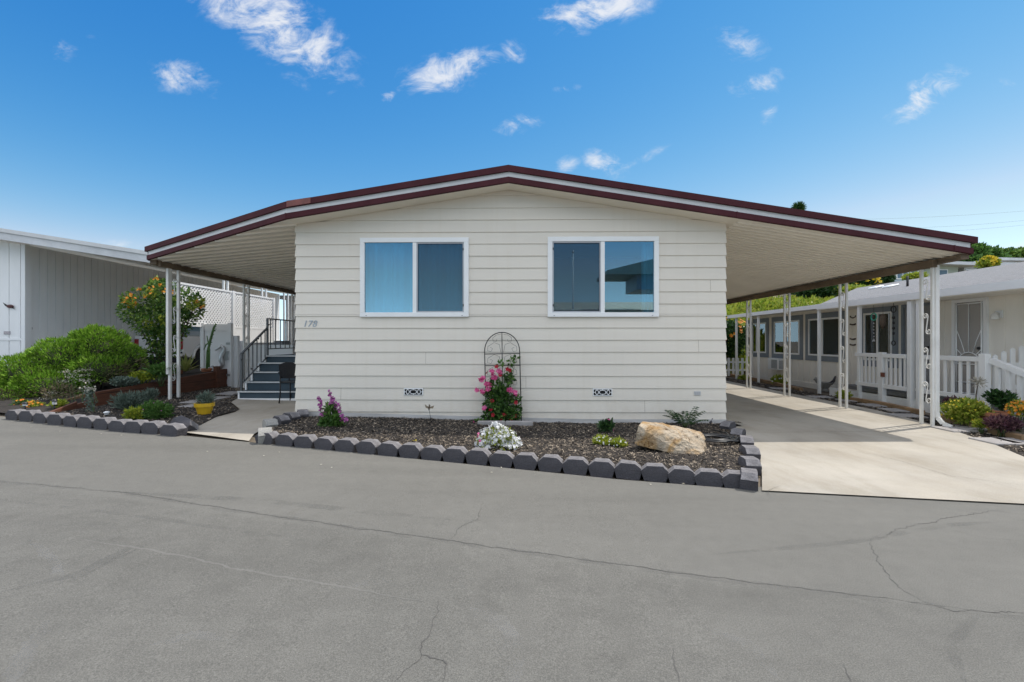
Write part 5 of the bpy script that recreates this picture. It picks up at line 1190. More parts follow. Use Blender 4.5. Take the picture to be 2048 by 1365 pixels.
# juniper mound
def jun_base(x, y): return g(x) + lsoil(x, y)
jl = thing('juniper_shrub', 'wide bright green juniper mound in front of the white neighbouring home', 'shrub', (-9.6, 9.3, .3))
def JP(px, py, rx, ry, Y, ryy=.75): q = PY(px, py, Y); k = Y / FPX; return (tuple(q), (rx * k, rx * k * ryy, ry * k))
JB = [JP(195, 706, 60, 50, 9.7), JP(135, 730, 70, 54, 9.5), JP(66, 762, 76, 52, 9.2), JP(-12, 788, 80, 48, 9.0), JP(246, 726, 42, 38, 9.8), JP(190, 682, 36, 27, 9.7), JP(100, 776, 66, 34, 9.0), JP(196, 744, 56, 32, 9.4), JP(20, 802, 60, 30, 8.7)]
n = 70000; vol = np.array([np.prod(b[1]) ** .66 for b in JB]); vol /= vol.sum(); Cs, As = [], []
for (c, r), v in zip(JB, vol):
    p, d = in_ball(int(n * v), c, r, .80); k = d[:, 2] > -.6; Cs.append(p[k]); As.append(d[k])
C, Dn = np.concatenate(Cs), np.concatenate(As)
# the sprays gather in lumps: each lump pushes outwards, the gaps between stay open and dark
lump = np.array([mnoise.noise(Vector(q) * 5.2) + .5 * mnoise.noise(Vector(q) * 11) for q in C])
keep = (lump > -.28) | (RNG.random(len(C)) < .25); C, Dn, lump = C[keep], Dn[keep], lump[keep]
C = C + Dn * (lump * .10)[:, None]
tuft = np.array([[mnoise.noise(Vector(q) * 7 + Vector((9, 0, 0))), mnoise.noise(Vector(q) * 7 + Vector((0, 9, 0))), 0] for q in C])
A = Dn * .9 + np.array([.22, -.12, .42]) + tuft * .9 + RNG.normal(size=C.shape) * .28
br = ((C[:, 0] > PY(215, 700, 9.2).x) & (C[:, 2] < .95 + .12 * np.sin(C[:, 0] * 9)) & (RNG.random(len(C)) < .8)) | ((C[:, 2] < .5) & (RNG.random(len(C)) < .45)) | (RNG.random(len(C)) < .06)
quads('foliage', leaf_quads(C[~br], A[~br], RNG.uniform(.05, .105, (~br).sum()), RNG.uniform(.012, .023, (~br).sum())), LM['juniper'], jl)
quads('dry_branches', leaf_quads(C[br], A[br], RNG.uniform(.05, .11, br.sum()), RNG.uniform(.008, .016, br.sum())), LM['dry'], jl)
b = MB()
for i in range(26):
    c, r = JB[i % len(JB)]; e_ = Vector(c) + Vector((random.uniform(-.8, .8) * r[0], random.uniform(-.8, .3) * r[1], random.uniform(0, .7) * r[2])); b.tube([(c[0], c[1], jun_base(c[0], c[1])), Vector((c[0], c[1], .3)).lerp(e_, .5) + Vector((0, 0, .05)), e_], [.03, .022, .008], 6)
b.build('branch', M['bark'], jl, smooth=True)
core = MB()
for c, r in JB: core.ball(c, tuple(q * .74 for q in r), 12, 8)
core.build('inner_twigs', mat('dark_inner_twigs', (0.030, 0.040, 0.012), .95, .5, 8, 1, 30), jl, smooth=True)  # solid dark green cores fill the inside of the mound

# tall lantana-like shrub on stems with orange flowers
ob = thing('flowering_shrub', 'tall leafy shrub on thin stems dotted with orange flowers behind the porch post', 'shrub', (-8.55, 10.8, .65))
def BL(px, py, r, Y): p = PY(px, py, Y); return (tuple(p), r * Y / FPX)
bl = [BL(px, py, r, 10.75 + dy) for px, py, r, dy in ((285, 610, 34, 0), (325, 590, 32, .1), (365, 608, 34, .15), (262, 625, 22, -.1), (300, 645, 32, -.1), (350, 640, 34, .1), (385, 620, 20, .2), (318, 575, 18, .1), (320, 670, 26, 0), (335, 695, 22, 0), (312, 705, 18, -.1), (345, 665, 24, .1), (255, 600, 12, 0), (395, 598, 12, .2))]
V = cloud(bl, 5200, .085, .05, .1, .25); quads('foliage', V, LM['glossy'], ob)
pts = []
for px, py in ((250, 598), (262, 590), (278, 580), (302, 578), (320, 572), (330, 582), (272, 608), (258, 612), (290, 596), (312, 560), (395, 606), (268, 600), (345, 585), (247, 606), (405, 612), (300, 590)):
    pts = [PY(px + random.uniform(-4, 4), py + random.uniform(-4, 4), 10.45 + random.uniform(-.1, .1)) for _ in range(4)]
    quads('flower', flowers(pts, .038), LM['orange'], ob)
quads('yellow_leaf', cloud([BL(px, py, 10, 10.5) for px, py in ((262, 606), (300, 588), (385, 612), (398, 606), (330, 640), (295, 650))], 300, .07, .04), LM['lime'], ob)
b = MB()
base = PY(325, 745, 10.8)
for c, r in bl: b.tube([(base.x + random.uniform(-.25, .25), base.y, .60), Vector(base).lerp(Vector(c), .5) + Vector((random.uniform(-.1, .1), 0, 0)), c], [.022, .016, .007], 6)
b.build('stem', M['bark'], ob, smooth=True)

def clump(name, label, cat, px, py, Y, rpx, n, L, W, m, up=.6, h=1.0, fl=None, group=None, base=None, extra=None, shell=.25):
    """a rounded plant: pixel centre, depth, radius in pixels"""
    c = PY(px, py, Y); r = rpx * Y / FPX; z0 = base if base is not None else g(c.x)
    o = thing(name, label, cat, (c.x, c.y, z0), group)
    bl = [((c.x + random.uniform(-.45, .45) * r, c.y + random.uniform(-.4, .4) * r, c.z + random.uniform(-.35, .35) * r * h), (r * .62, r * .6, r * .6 * h)) for _ in range(6)] + [((c.x, c.y, c.z), (r * .85, r * .8, r * .8 * h))]
    V = cloud(bl, n, L, W, up, shell); lo = V[:, :, 2].min(1); V = V[lo > z0 - .02]
    quads('foliage', V, LM[m], o)
    stems([((c.x + random.uniform(-.2, .2) * r, c.y + random.uniform(-.2, .2) * r, z0 - .02), (q[0] + random.uniform(-.3, .3) * r, q[1], q[2])) for q, _ in bl for _ in range(2)], .006).build('stem', M['stem'], o, smooth=True)
    if fl:
        mm, k, rad = fl; d = unit(RNG.normal(size=(k, 3)) + np.array([0, -.5, .7])); P = np.array(tuple(c)) + d * np.array([r * 1.0, r * .95, r * .95 * h])
        quads('flower', flowers(P, rad, unit(d + np.array([0, -.3, .3]))), LM[mm], o)
    return o
# left beds
lv = clump('lavender_plant', 'grey green lavender bush in front of the brown timber wall', 'plant', 262, 806, 8.15, 30, 1500, .10, .018, 'grey', 1.1, .75)
clump('lavender_plant', 'grey green sprawling tuft against the timber wall nearest the porch post', 'plant', 300, 792, 8.4, 15, 500, .09, .018, 'grey', 1.1, .7)
clump('leafy_shrub', 'low rounded green shrub behind the last edging blocks before the walkway', 'shrub', 312, 824, 7.45, 36, 2600, .06, .018, 'mid', .5, .62, ('magenta', 10, .012))
clump('succulent', 'yellow green succulent rosette in front of the lavender bush', 'plant', 272, 828, 7.2, 20, 420, .06, .03, 'lime', .5, .6)
clump('ground_cover_plant', 'yellow green low plant at the top of the timber wall', 'plant', 285, 752, 9.6, 30, 900, .06, .04, 'lime', .5, .40, base=.5)
clump('fern_plant', 'bright green ferny plant at the foot of the flowering shrub', 'plant', 322, 742, 9.6, 26, 700, .10, .03, 'mid', .7, .6, base=.5)
clump('silver_plant', 'pale silvery ground plant spilling beside the timber wall', 'plant', 245, 762, 9.1, 24, 800, .05, .03, 'grey', .4, .42, base=.45)
clump('marigold_plant', 'orange flowering plant in the sun behind the edging row', 'flower', 70, 812, 8.0, 18, 350, .05, .02, 'lime', .6, .6, ('orange', 24, .024), base=.28)
clump('marigold_plant', 'small orange and yellow flowers at the far end of the edging row', 'flower', 42, 806, 8.1, 12, 180, .05, .02, 'mid', .6, .6, ('orange', 14, .022), base=.28)
clump('marigold_plant', 'yellow and lime plant beside the sunlit timber board', 'flower', 118, 808, 7.9, 14, 300, .05, .03, 'lime', .6, .6, ('yellow', 8, .022), base=.28)
yr = thing('yarrow_plant', 'dry yarrow with flat cream flower heads in front of the juniper', 'plant', (-8.6, 8.2, .35))
heads = [PY(px, py, 8.35 + random.uniform(-.15, .15)) for px, py in ((133, 744), (143, 748), (157, 742), (168, 751), (175, 740), (128, 763), (140, 755), (165, 760), (178, 763), (96, 790), (104, 785), (92, 798))]
P = np.concatenate([np.array(tuple(h)) + RNG.normal(size=(26, 3)) * np.array([.05, .05, .012]) for h in heads]); quads('flower_head', leaf_quads(P, rdirs(len(P), .5), .025, .02), LM['cream'], yr)
stems([((h.x + random.uniform(-.15, .15) + .1, h.y, .32), h) for h in heads], .005).build('stem', M['dry_stem'] if 'dry_stem' in M else M['stem'], yr)
quads('foliage', cloud([((heads[5].x + .1, 8.3, .5), (.35, .15, .14))], 300, .09, .015, .5), LM['dry'], yr)
def tall_flower(px, ptop, pbase, Y, label, col='grey', flm='white'):
    t, b_ = PY(px, ptop, Y), PY(px + 6, pbase, Y); o = thing('drooping_plant', label, 'plant', (b_.x, b_.y, g(b_.x)))
    pts = [Vector(b_).lerp(Vector(t), k / 5) + Vector((.03 * math.sin(k), 0, 0)) for k in range(6)]; MB().tube(pts, .01, 6).build('stem', M['stem'], o, smooth=True)
    P = np.array([tuple(pts[0].lerp(pts[-1], RNG.random())) for _ in range(230)]) + RNG.normal(size=(230, 3)) * .035; quads('foliage', leaf_quads(P, rdirs(230, -.2), .06, .022), LM[col], o)
    P = np.array(tuple(t)) + RNG.normal(size=(60, 3)) * np.array([.045, .045, .03]); quads('flower_head', leaf_quads(P, rdirs(60, .3), .035, .03), LM['cream'], o)
tall_flower(180, 778, 834, 7.75, 'tall drooping plant with a pale flower head in front of the dark timber')
# spiky agave, cactus stem, pots at the end of the planter
def rosette(name, label, c, n, L, W, m, droop=.3, cat='plant'):
    o = thing(name, label, cat, tuple(c)); b = MB()
    for i in range(n):
        a = 2.4 * i; el = .35 + 1.0 * (i / n); d = Vector((math.cos(a) * math.cos(el), math.sin(a) * math.cos(el), math.sin(el))); s = Vector((-math.sin(a), math.cos(a), 0))
        l = L * random.uniform(.7, 1.1); p = Vector(c); q = p + d * l * .55; t = p + d * l + Vector((0, 0, -droop * l * .3)); u = d.cross(s) * W * .25
        b.add([p - s * W * .3, p + s * W * .3, q + s * W * .5, t, q - s * W * .5, q - u], [(0, 1, 5), (1, 2, 5), (2, 3, 5), (3, 4, 5), (4, 0, 5)])
    b.build('leaf', m, o); return o
LM['agave'] = mat('agave_leaf', (0.17, 0.22, 0.05), .5, .25, 5, col2=(0.34, 0.33, 0.10))
p = PY(371, 742, 11.0); rosette('agave', 'spiky yellow green agave beside the truck wheel', (p.x, p.y, .70), 16, .52, .08, LM['agave'])
for px, r_, lab, yy in ((352, .17, 'terracotta pot behind the first porch post', 11.4), (413, .12, 'terracotta pot between the agave and the tall cactus stem', 11.9), (437, .11, 'terracotta pot beside the timber corner post', 12.22)):
    p = PY(px, 733, yy); o = thing('terracotta_pot', lab, 'pot', (p.x, p.y, .55)); MB().lathe((p.x, p.y, .50), [(r_ * .7, 0), (r_ * .95, r_ * 1.5), (r_ * 1.08, r_ * 1.5), (r_ * 1.08, r_ * 1.9), (r_ * .95, r_ * 1.9), (r_ * .9, r_ * 1.6)], 18).build('pot', M['terracotta'], o)
    MB().lathe((p.x, p.y, .50), [(r_ * .88, r_ * 1.5), (r_ * .88, r_ * 1.68)], 18).build('soil', M['soil'], o)
cs = thing('cactus_stem', 'tall thin green cactus stem leaning before the white gate', 'cactus', (PY(418, 735, 11.3).x, 11.3, .7)); b = MB()
b.tube([PY(x, y, 11.3) for x, y in ((414, 738), (415, 705), (421, 680), (428, 655), (432, 648))], [.028, .026, .03, .026, .012], 7); b.tube([PY(x, y, 11.3) for x, y in ((418, 735), (419, 700), (414, 672))], [.022, .02, .01], 7); b.tube([PY(x, y, 11.3) for x, y in ((421, 684), (412, 690), (408, 700))], [.018, .016, .008], 7)
b.build('stem', mat('cactus_skin', (0.10, 0.19, 0.06), .6, .2, 8), cs, smooth=True)
P = np.array([tuple(PY(415 + 17 * t, 705 - 55 * t, 11.28)) for t in RNG.random(60)]); quads('leaf', leaf_quads(P, rdirs(60, .3), .05, .03), LM['mid'], cs)
# yellow pot
p = PG(409, 831.5); yp_ = thing('yellow_pot', 'yellow flower pot with a small grey green plant beside the walkway', 'flower pot', tuple(p))
s = p.y / FPX * .92
MB().lathe((p.x, p.y, p.z + .025), [(12 * s, 0), (13 * s, .01), (17 * s, 17 * s), (19.5 * s, 17 * s), (19.8 * s, 25 * s), (17.6 * s, 25 * s), (17 * s, 21 * s)], 28).build('pot', M['yellowpot'], yp_)
MB().lathe((p.x, p.y, p.z), [(16.6 * s, 20 * s), (16.6 * s, 23 * s)], 20).build('soil', M['soil'], yp_)
c = (p.x, p.y, p.z + 30 * s); quads('foliage', cloud([(c, .11), ((p.x + .05, p.y, p.z + 36 * s), .09)], 420, .10, .016, 1.3), LM['grey'], yp_)
# solar path lights
def path_light(px, ptop, pbase, label, capm='white'):
    b_ = PG(px, pbase, .02); hgt = (pbase - ptop) * b_.y / FPX; o = thing('path_light', label, 'path light', tuple(b_), 'solar path lights in the beds')
    MB().tube([(b_.x, b_.y, b_.z - .02), (b_.x, b_.y, b_.z + hgt * .55)], .012, 8).build('stake', M['black'], o, smooth=True)
    MB().lathe((b_.x, b_.y, b_.z + hgt * .55), [(.02, 0), (.032, .0), (.032, hgt * .28), (.02, hgt * .28)], 12).build('lens', mat('frosted_lens', (0.6, 0.6, 0.6), .3), o)
    MB().lathe((b_.x, b_.y, b_.z + hgt * .80), [(.045, 0), (.042, .012), (.02, hgt * .2), (.006, hgt * .22)], 16).build('cap', M[capm], o, smooth=True)
path_light(213.5, 823, 837, 'white capped solar light just behind the edging row'); path_light(109, 798, 822, 'dark solar light among the orange flowers', 'black'); path_light(50, 804, 822, 'dark solar light at the far end of the edging row', 'black')

# ---- front bed
tl = thing('garden_trellis', 'black wire trellis with an arched top leaning by the front wall', 'trellis', tuple(PY(1005, 853, D - .12)))
YT = D - .13; ax2 = (Vector((1, 0, 0)), Vector((0, 0, 1)))
def T(cx, cy): q = PY(900 + cx / 5.25, 640 + cy / 5.25, YT); q.y = YT; return q
fr = MB(); arc = [T(547 - 184 * math.cos(math.pi * i / 18), 330 - 198 * math.sin(math.pi * i / 18)) for i in range(19)]
fr.tube([T(384, 1140)] + arc + [T(752, 1140)], .008, 8); fr.tube([T(545, 132), T(556, 1150)], .007, 8)
for (x0, x1, y) in ((364, 734, 357), (368, 736, 480), (376, 742, 850), (382, 748, 1000)): fr.tube([T(x0, y + 3), T(x1, y - 3)], .007, 8)
fr.build('frame', M['black'], tl, smooth=True)
sc_ = MB()
for sgn in (-1, 1):
    for (y0, h_) in ((240, 105), (365, 110), (490, 105), (590, 110)):
        for k_ in (0,):
            pts = [T(548 + sgn * 14, y0 + h_), T(548 + sgn * 30, y0 + 20), T(548 + sgn * 85, y0), T(548 + sgn * 150, y0 + 40), T(548 + sgn * 155, y0 + 85), T(548 + sgn * 118, y0 + 95), T(548 + sgn * 100, y0 + 62), T(548 + sgn * 125, y0 + 50)]; sc_.tube(pts, .0028, 5)
    sc_.tube([T(548 + sgn * 12, 150), T(548 + sgn * 60, 160), T(548 + sgn * 100, 190), T(548 + sgn * 95, 225), T(548 + sgn * 60, 225), T(548 + sgn * 55, 205)], .0028, 5)
sc_.build('scrollwork', M['black'], tl, smooth=True)
def C5(x, y, Y=YT - .03): return PY(900 + x / 5.25, 640 + y / 5.25, Y)
vn = thing('climbing_vine', 'climbing vine with pink and dark red flowers on the black trellis', 'climber', tuple(PG(1000, 853, .07)))
k5 = YT / FPX / 5.25
vb = [(tuple(C5(x, y, YT - .05 + random.uniform(-.06, .06))), r * k5) for x, y, r in ((480, 680, 55), (540, 770, 70), (600, 770, 50), (440, 800, 45), (400, 770, 40), (500, 880, 70), (600, 880, 60), (690, 830, 45), (400, 900, 45), (700, 960, 50), (640, 990, 60), (540, 990, 80), (450, 960, 60), (400, 1010, 45), (580, 1060, 70), (680, 1060, 50), (490, 1070, 60), (620, 620, 45), (610, 570, 30), (300, 1100, 40), (350, 1090, 40), (590, 690, 30), (640, 440, 25), (690, 405, 25), (520, 470, 25))]
V = cloud(vb, 1700, .068, .042, .1, .1); quads('foliage', V, LM['mid'], vn)
quads('dark_green_leaf', cloud(vb[:18], 500, .07, .045, .0, .1), LM['dark'], vn)  # darker green leaves mixed into the foliage
b = MB()
for c, r in vb: b.tube([C5(540 + random.uniform(-90, 90), 1120, YT - .05), C5(545 + random.uniform(-60, 60), 900, YT - .05), c], [.008, .007, .003], 5)
b.build('stem', M['stem'], vn, smooth=True)
pk = [(330, 630), (345, 615), (310, 640), (400, 680), (415, 690), (385, 675), (330, 750), (345, 770), (400, 730), (460, 620), (475, 610), (510, 540), (525, 550), (440, 545), (360, 930), (250, 1100), (255, 1120), (640, 740), (625, 730), (685, 765), (690, 785), (280, 740), (455, 570)]
rd = [(490, 495), (605, 520), (625, 530), (390, 560), (445, 855), (690, 870), (455, 1000), (565, 1000), (540, 1050), (680, 1010), (640, 1060), (430, 950), (525, 580)]
for x, y in pk: quads('pink_flower', flowers([C5(x + random.uniform(-6, 6), y + random.uniform(-6, 6), YT - .13) for _ in (0, 1)], .055), LM['pink'], vn)
for x, y in rd: quads('red_flower', flowers([C5(x, y, YT - .14)], .046), LM['red'], vn)
# board at its foot
p = PY(955, 862, 7.32); q = PY(1066, 868, 7.32); zt_ = g(0) + .12
eb = thing('edging_board', 'grey weathered edging board lying at the foot of the trellis', 'board', ((p.x + q.x) / 2, 7.34, zt_))
for i, (a, b2) in enumerate(((p.x, (p.x + q.x) / 2 - .003), ((p.x + q.x) / 2 + .003, q.x))): MB().box(a, b2, 7.30, 7.39, g(0) + .05, g(0) + .135).build('board', M['paver'], eb, bevel=.01)
# white flower clump
p = PG(995, 903, .06); wf2 = thing('white_flower_clump', 'dense mound of white flowers at the roadside edge of the bed', 'flowers', tuple(p))
c = Vector((p.x, p.y + .12, p.z)); heads = [((-.02, 0, .25), (.09, .08, .09)), ((-.14, -.02, .15), (.11, .1, .1)), ((.12, -.02, .14), (.13, .1, .09)), ((.0, -.08, .12), (.14, .08, .11)), ((.21, 0, .08), (.09, .1, .07)), ((-.20, .0, .07), (.08, .1, .07)), ((.06, .05, .22), (.09, .08, .06)), ((-.09, -.08, .05), (.1, .08, .06)), ((.14, -.09, .04), (.1, .07, .05))]
for hc, hr in heads:
    k_ = 60; d = unit(RNG.normal(size=(k_, 3)) + np.array([0, -.3, .5])); P = np.array(tuple(c)) + np.array(hc) + d * np.array(hr) * (.7 + .4 * RNG.random((k_, 1)))
    quads('flower_head', flowers(P, RNG.uniform(.016, .032, k_), unit(d + RNG.normal(size=(k_, 3)) * .4)), LM['white'], wf2)
quads('foliage', cloud([(tuple(c + Vector((0, 0, .06))), (.26, .18, .16)), (tuple(c + Vector((.02, 0, .16))), (.17, .12, .12))], 900, .055, .018, .6), LM['lime'], wf2)
quads('pink_flower', flowers([c + Vector((-.24, -.05, .2)), c + Vector((-.22, -.08, .12)), c + Vector((-.25, 0, .16))], .022), LM['pink'], wf2)
# purple spikes
p = PG(664, 853, .08); pp_ = thing('foxglove_plant', 'purple flowered spikes rising from a leafy tuft by the wall corner', 'flower', tuple(p)); s = p.y / FPX
def Pp(cx, cy): return PY(580 + cx / 4.267, 740 + cy / 4.267, p.y)
sb = MB(); fp = []
for pts in ([(330, 470), (345, 300), (360, 250), (335, 180)], [(350, 470), (390, 330), (400, 300), (345, 265)], [(290, 470), (262, 350), (258, 280), (245, 235)], [(370, 470), (425, 360), (430, 290)], [(330, 470), (300, 390), (285, 375)], [(380, 470), (440, 430), (490, 420)], [(360, 470), (435, 400), (440, 380)]):
    q = [Pp(*a) for a in pts]; sb.tube(q, [.007] * (len(q) - 1) + [.003], 5)
    for a, b2 in zip(q[-2:-1] if len(q) < 4 else q[1:-1], q[-1:] if len(q) < 4 else q[2:]): fp += [a.lerp(b2, random.random()) + Vector((random.gauss(0, .016), random.gauss(0, .016), random.gauss(0, .012))) for _ in range(13)]
sb.build('stem', M['stem'], pp_, smooth=True); fp += [Pp(290, 375) + Vector((random.gauss(0, .03), -.03, random.gauss(0, .03))) for _ in range(12)]
quads('flower', flowers(fp, .026), LM['magenta'], pp_); quads('foliage', cloud([(tuple(Pp(x, y)), r * s / 4.267) for x, y, r in ((330, 450, 55), (390, 450, 55), (350, 380, 60), (340, 330, 40), (300, 460, 45), (420, 470, 40))], 620, .07, .035, .5, .1), LM['mid'], pp_)
# hummingbird on a stake
t, b2 = PY(858, 815, 7.35), PG(854, 853, .08); hb = thing('hummingbird_stake', 'small brown hummingbird ornament on a thin garden stake by the wall', 'garden ornament', tuple(b2))
MB().tube([(b2.x, t.y, b2.z - .03), (t.x, t.y, t.z - .03)], .004, 6).build('stake', M['black'], hb, smooth=True)
MB().tube([t + Vector((.0, 0, -.05)), t + Vector((0, 0, -.01)), t + Vector((.01, 0, .03)), t + Vector((.0, 0, .05))], [.006, .018, .014, .004], 8).build('body', mat('bird_bronze', (0.10, 0.07, 0.045), .5), hb, smooth=True)
MB().add([t, t + Vector((-.065, -.01, .05)), t + Vector((-.055, .0, -.005)), t + Vector((-.02, 0, -.02))], [(0, 1, 2, 3), (3, 2, 1, 0)]).add([t, t + Vector((.085, -.01, .03)), t + Vector((.065, .0, -.02)), t + Vector((.02, 0, -.02))], [(0, 1, 2, 3), (3, 2, 1, 0)]).build('wing', mat('bird_wing', (0.28, 0.22, 0.15), .6), hb)
clump('pansy', 'single yellow pansy in the bark chips behind the edging row', 'flower', 829, 885, 6.05, 6, 40, .03, .015, 'mid', .5, .5, ('yellow', 7, .032), base=g(-1.5) + .07)
clump('rose_bush', 'small dark green bush with a fading pink flower left of the boulder', 'plant', 1212, 853, 6.9, 16, 330, .055, .035, 'dark', .4, .9, ('pink', 2, .03), base=.07)
clump('alyssum_plant', 'bright green low plant with white flower specks before the dark bush', 'plant', 1205, 884, 6.1, 20, 700, .06, .016, 'lime', .8, .6, ('white', 26, .014), base=.06)
clump('alyssum_plant', 'bright green tuft with white flower specks touching the boulder foot', 'plant', 1240, 889, 6.0, 14, 420, .06, .016, 'lime', .8, .7, ('white', 16, .014), base=.06)
# fern
p = PG(1370, 856, .08); fe = thing('cycad_plant', 'dark feathery palm like plant behind the boulder', 'plant', tuple(p)); V = []; sb = MB()
for i in range(13):
    a = 2.4 * i + .4; el = R(random.uniform(42, 72)); l = random.uniform(.42, .58); d = np.array([math.cos(a) * math.cos(el), math.sin(a) * math.cos(el) * .7, math.sin(el)]); pts = [np.array(tuple(p)) + d * l * t + np.array([0, 0, -.16 * t * t]) + np.array([math.cos(a), math.sin(a) * .7, 0]) * .05 * t for t in np.linspace(0, 1, 9)]
    sb.tube([tuple(q) for q in pts], .004, 5); ax_ = unit(np.array([math.cos(a), math.sin(a) * .7, .1])); sd__ = np.array([-ax_[1], ax_[0], 0])
    for q, t in zip(pts[2:], np.linspace(.2, 1, 7)):
        for sg in (-1, 1):
            for j_ in (0, .5): V.append(leaf_quads((q + ax_ * .018 * j_)[None], (sd__ * sg + ax_ * .6 + np.array([0, 0, -.25]))[None], .085 * (1.1 - .5 * abs(t - .4)), .016))
quads('frond', np.concatenate(V), LM['dark'], fe); sb.build('stem', M['stem'], fe, smooth=True)

# boulder
p0 = PG(1345, 905, .05); s = p0.y / FPX
bo_ = bmesh.new()
def Bq(px, py, dy): return PY(px, py, p0.y + dy)
hull = [Bq(1285, 843, .22), Bq(1278, 852, .02), Bq(1320, 846, .28), Bq(1338, 858, .05), Bq(1345, 853, .3), Bq(1404, 868, .12), Bq(1398, 864, .34), Bq(1412, 880, .05), Bq(1420, 912, -.02), Bq(1412, 925, -.16), Bq(1395, 922, -.22), Bq(1345, 908, -.16), Bq(1280, 893, .0), Bq(1270, 884, .06), Bq(1276, 862, .0), Bq(1290, 890, .36), Bq(1400, 905, .42), Bq(1372, 880, -.1), Bq(1300, 868, -.06), Bq(1330, 885, -.12), Bq(1405, 900, -.15)]
for v in hull: bo_.verts.new(v)
bmesh.ops.convex_hull(bo_, input=bo_.verts[:]); bmesh.ops.delete(bo_, geom=[v for v in bo_.verts if not v.link_faces], context='VERTS')
bmesh.ops.subdivide_edges(bo_, edges=bo_.edges[:], cuts=3, use_grid_fill=True, smooth=.08)
bmesh.ops.triangulate(bo_, faces=bo_.faces[:]); bmesh.ops.subdivide_edges(bo_, edges=bo_.edges[:], cuts=3, use_grid_fill=True)
bo_.normal_update()
tiltm = Matrix.Rotation(R(24), 3, 'Y')
for v in bo_.verts:
    q = tiltm @ v.co; w_ = Vector((mnoise.noise(q * 4), mnoise.noise(q * 4 + Vector((7, 0, 0))), mnoise.noise(q * 4 + Vector((0, 7, 0))))) * .35
    d2, pt = mnoise.voronoi(Vector((q.x * 1.9, q.y * 1.9, q.z * 3.4)) + w_); cellh = mnoise.noise(Vector(pt[0]) * 13.7)
    gap = min(1, (d2[1] - d2[0]) * 9)
    ledge = (q.z * 9 + 1.2 * mnoise.noise(q * 3)) % 1.0
    v.co += v.normal * (.040 * cellh * gap - .012 * (1 - gap) + .010 * (ledge - .5) + .007 * mnoise.noise(q * 9) + .003 * mnoise.noise(q * 26))
me = bpy.data.meshes.new('boulder'); bo_.to_mesh(me); bo_.free()
def rock_mat():
    m = bpy.data.materials.new('sandstone'); m.use_nodes = True; nt = m.node_tree; b = nt.nodes['Principled BSDF']; N = nt.nodes.new; L = nt.links.new
    tc = N('ShaderNodeTexCoord')
    def nz(sc, de=6, dist=0.0, st=None):
        n = N('ShaderNodeTexNoise'); n.inputs['Scale'].default_value = sc; n.inputs['Detail'].default_value = de; n.inputs['Distortion'].default_value = dist; v = tc.outputs['Object']
        if st: mp = N('ShaderNodeMapping'); mp.inputs['Scale'].default_value = st; mp.inputs['Rotation'].default_value = (0, R(22), 0); L(v, mp.inputs[0]); v = mp.outputs[0]
        L(v, n.inputs['Vector']); return n.outputs[0]
    def mul(a, c, f=1.0):
        x = N('ShaderNodeMix'); x.data_type = 'RGBA'; x.blend_type = 'MULTIPLY'; x.inputs[0].default_value = f; L(a, x.inputs[6]); L(c, x.inputs[7]); return x.outputs[2]
    c = _ramp(nt, nz(3.2, 7, .6), [(.30, (0.33, 0.26, 0.185)), (.48, (0.43, 0.36, 0.275)), (.60, (0.40, 0.25, 0.11)), (.72, (0.50, 0.45, 0.38))])
    c = mul(c, _ramp(nt, nz(2.0, 5, .8, (1, 1, 7)), [(.30, (.72, .66, .58)), (.45, (1, 1, 1)), (.70, (1.06, 1.04, 1.0))]))
    c = mul(c, _ramp(nt, nz(38, 4), [(.3, (.85,) * 3), (.7, (1.12,) * 3)]))
    vo = N('ShaderNodeTexNoise'); vo.noise_type = 'RIDGED_MULTIFRACTAL'; vo.inputs['Scale'].default_value = 2.2; vo.inputs['Detail'].default_value = 3; L(tc.outputs['Object'], vo.inputs['Vector'])
    c = mul(c, _ramp(nt, nz(4.4, 3, 1.2), [(.485, (1, 1, 1)), (.50, (.42, .33, .25)), (.515, (1, 1, 1))]))
    L(c, b.inputs['Base Color']); b.inputs['Roughness'].default_value = .9; b.inputs['Specular IOR Level'].default_value = .2
    bp = N('ShaderNodeBump'); bp.inputs['Strength'].default_value = .9; bp.inputs['Distance'].default_value = .05; L(nz(14, 8, .5), bp.inputs['Height']); L(bp.outputs[0], b.inputs['Normal'])
    return m
me.materials.append(rock_mat()); o = bpy.data.objects.new('boulder', me); COL.objects.link(o); tag(o, 'large tan sandstone boulder with orange streaks in the front bed', 'boulder')
# garden hose coiled behind the boulder
c = PG(1432, 879, .09); ho = MB(); pts = []
for i in range(120):
    a = i * .36; r = .17 + .05 * math.sin(i * .13) + .0007 * i; pts.append((c.x + r * 1.25 * math.cos(a), c.y + r * .9 * math.sin(a), c.z + .012 + .02 * (i % 34) / 34 + .004 * math.sin(i)))
pts += [(c.x + .3, c.y + .35, c.z + .02), (c.x + .2, c.y + .55, c.z + .02)]
o = ho.tube(pts, .010, 7).build('garden_hose', M['blackplastic'], None, smooth=True); tag(o, 'coiled black garden hose on the mulch behind the boulder', 'hose')

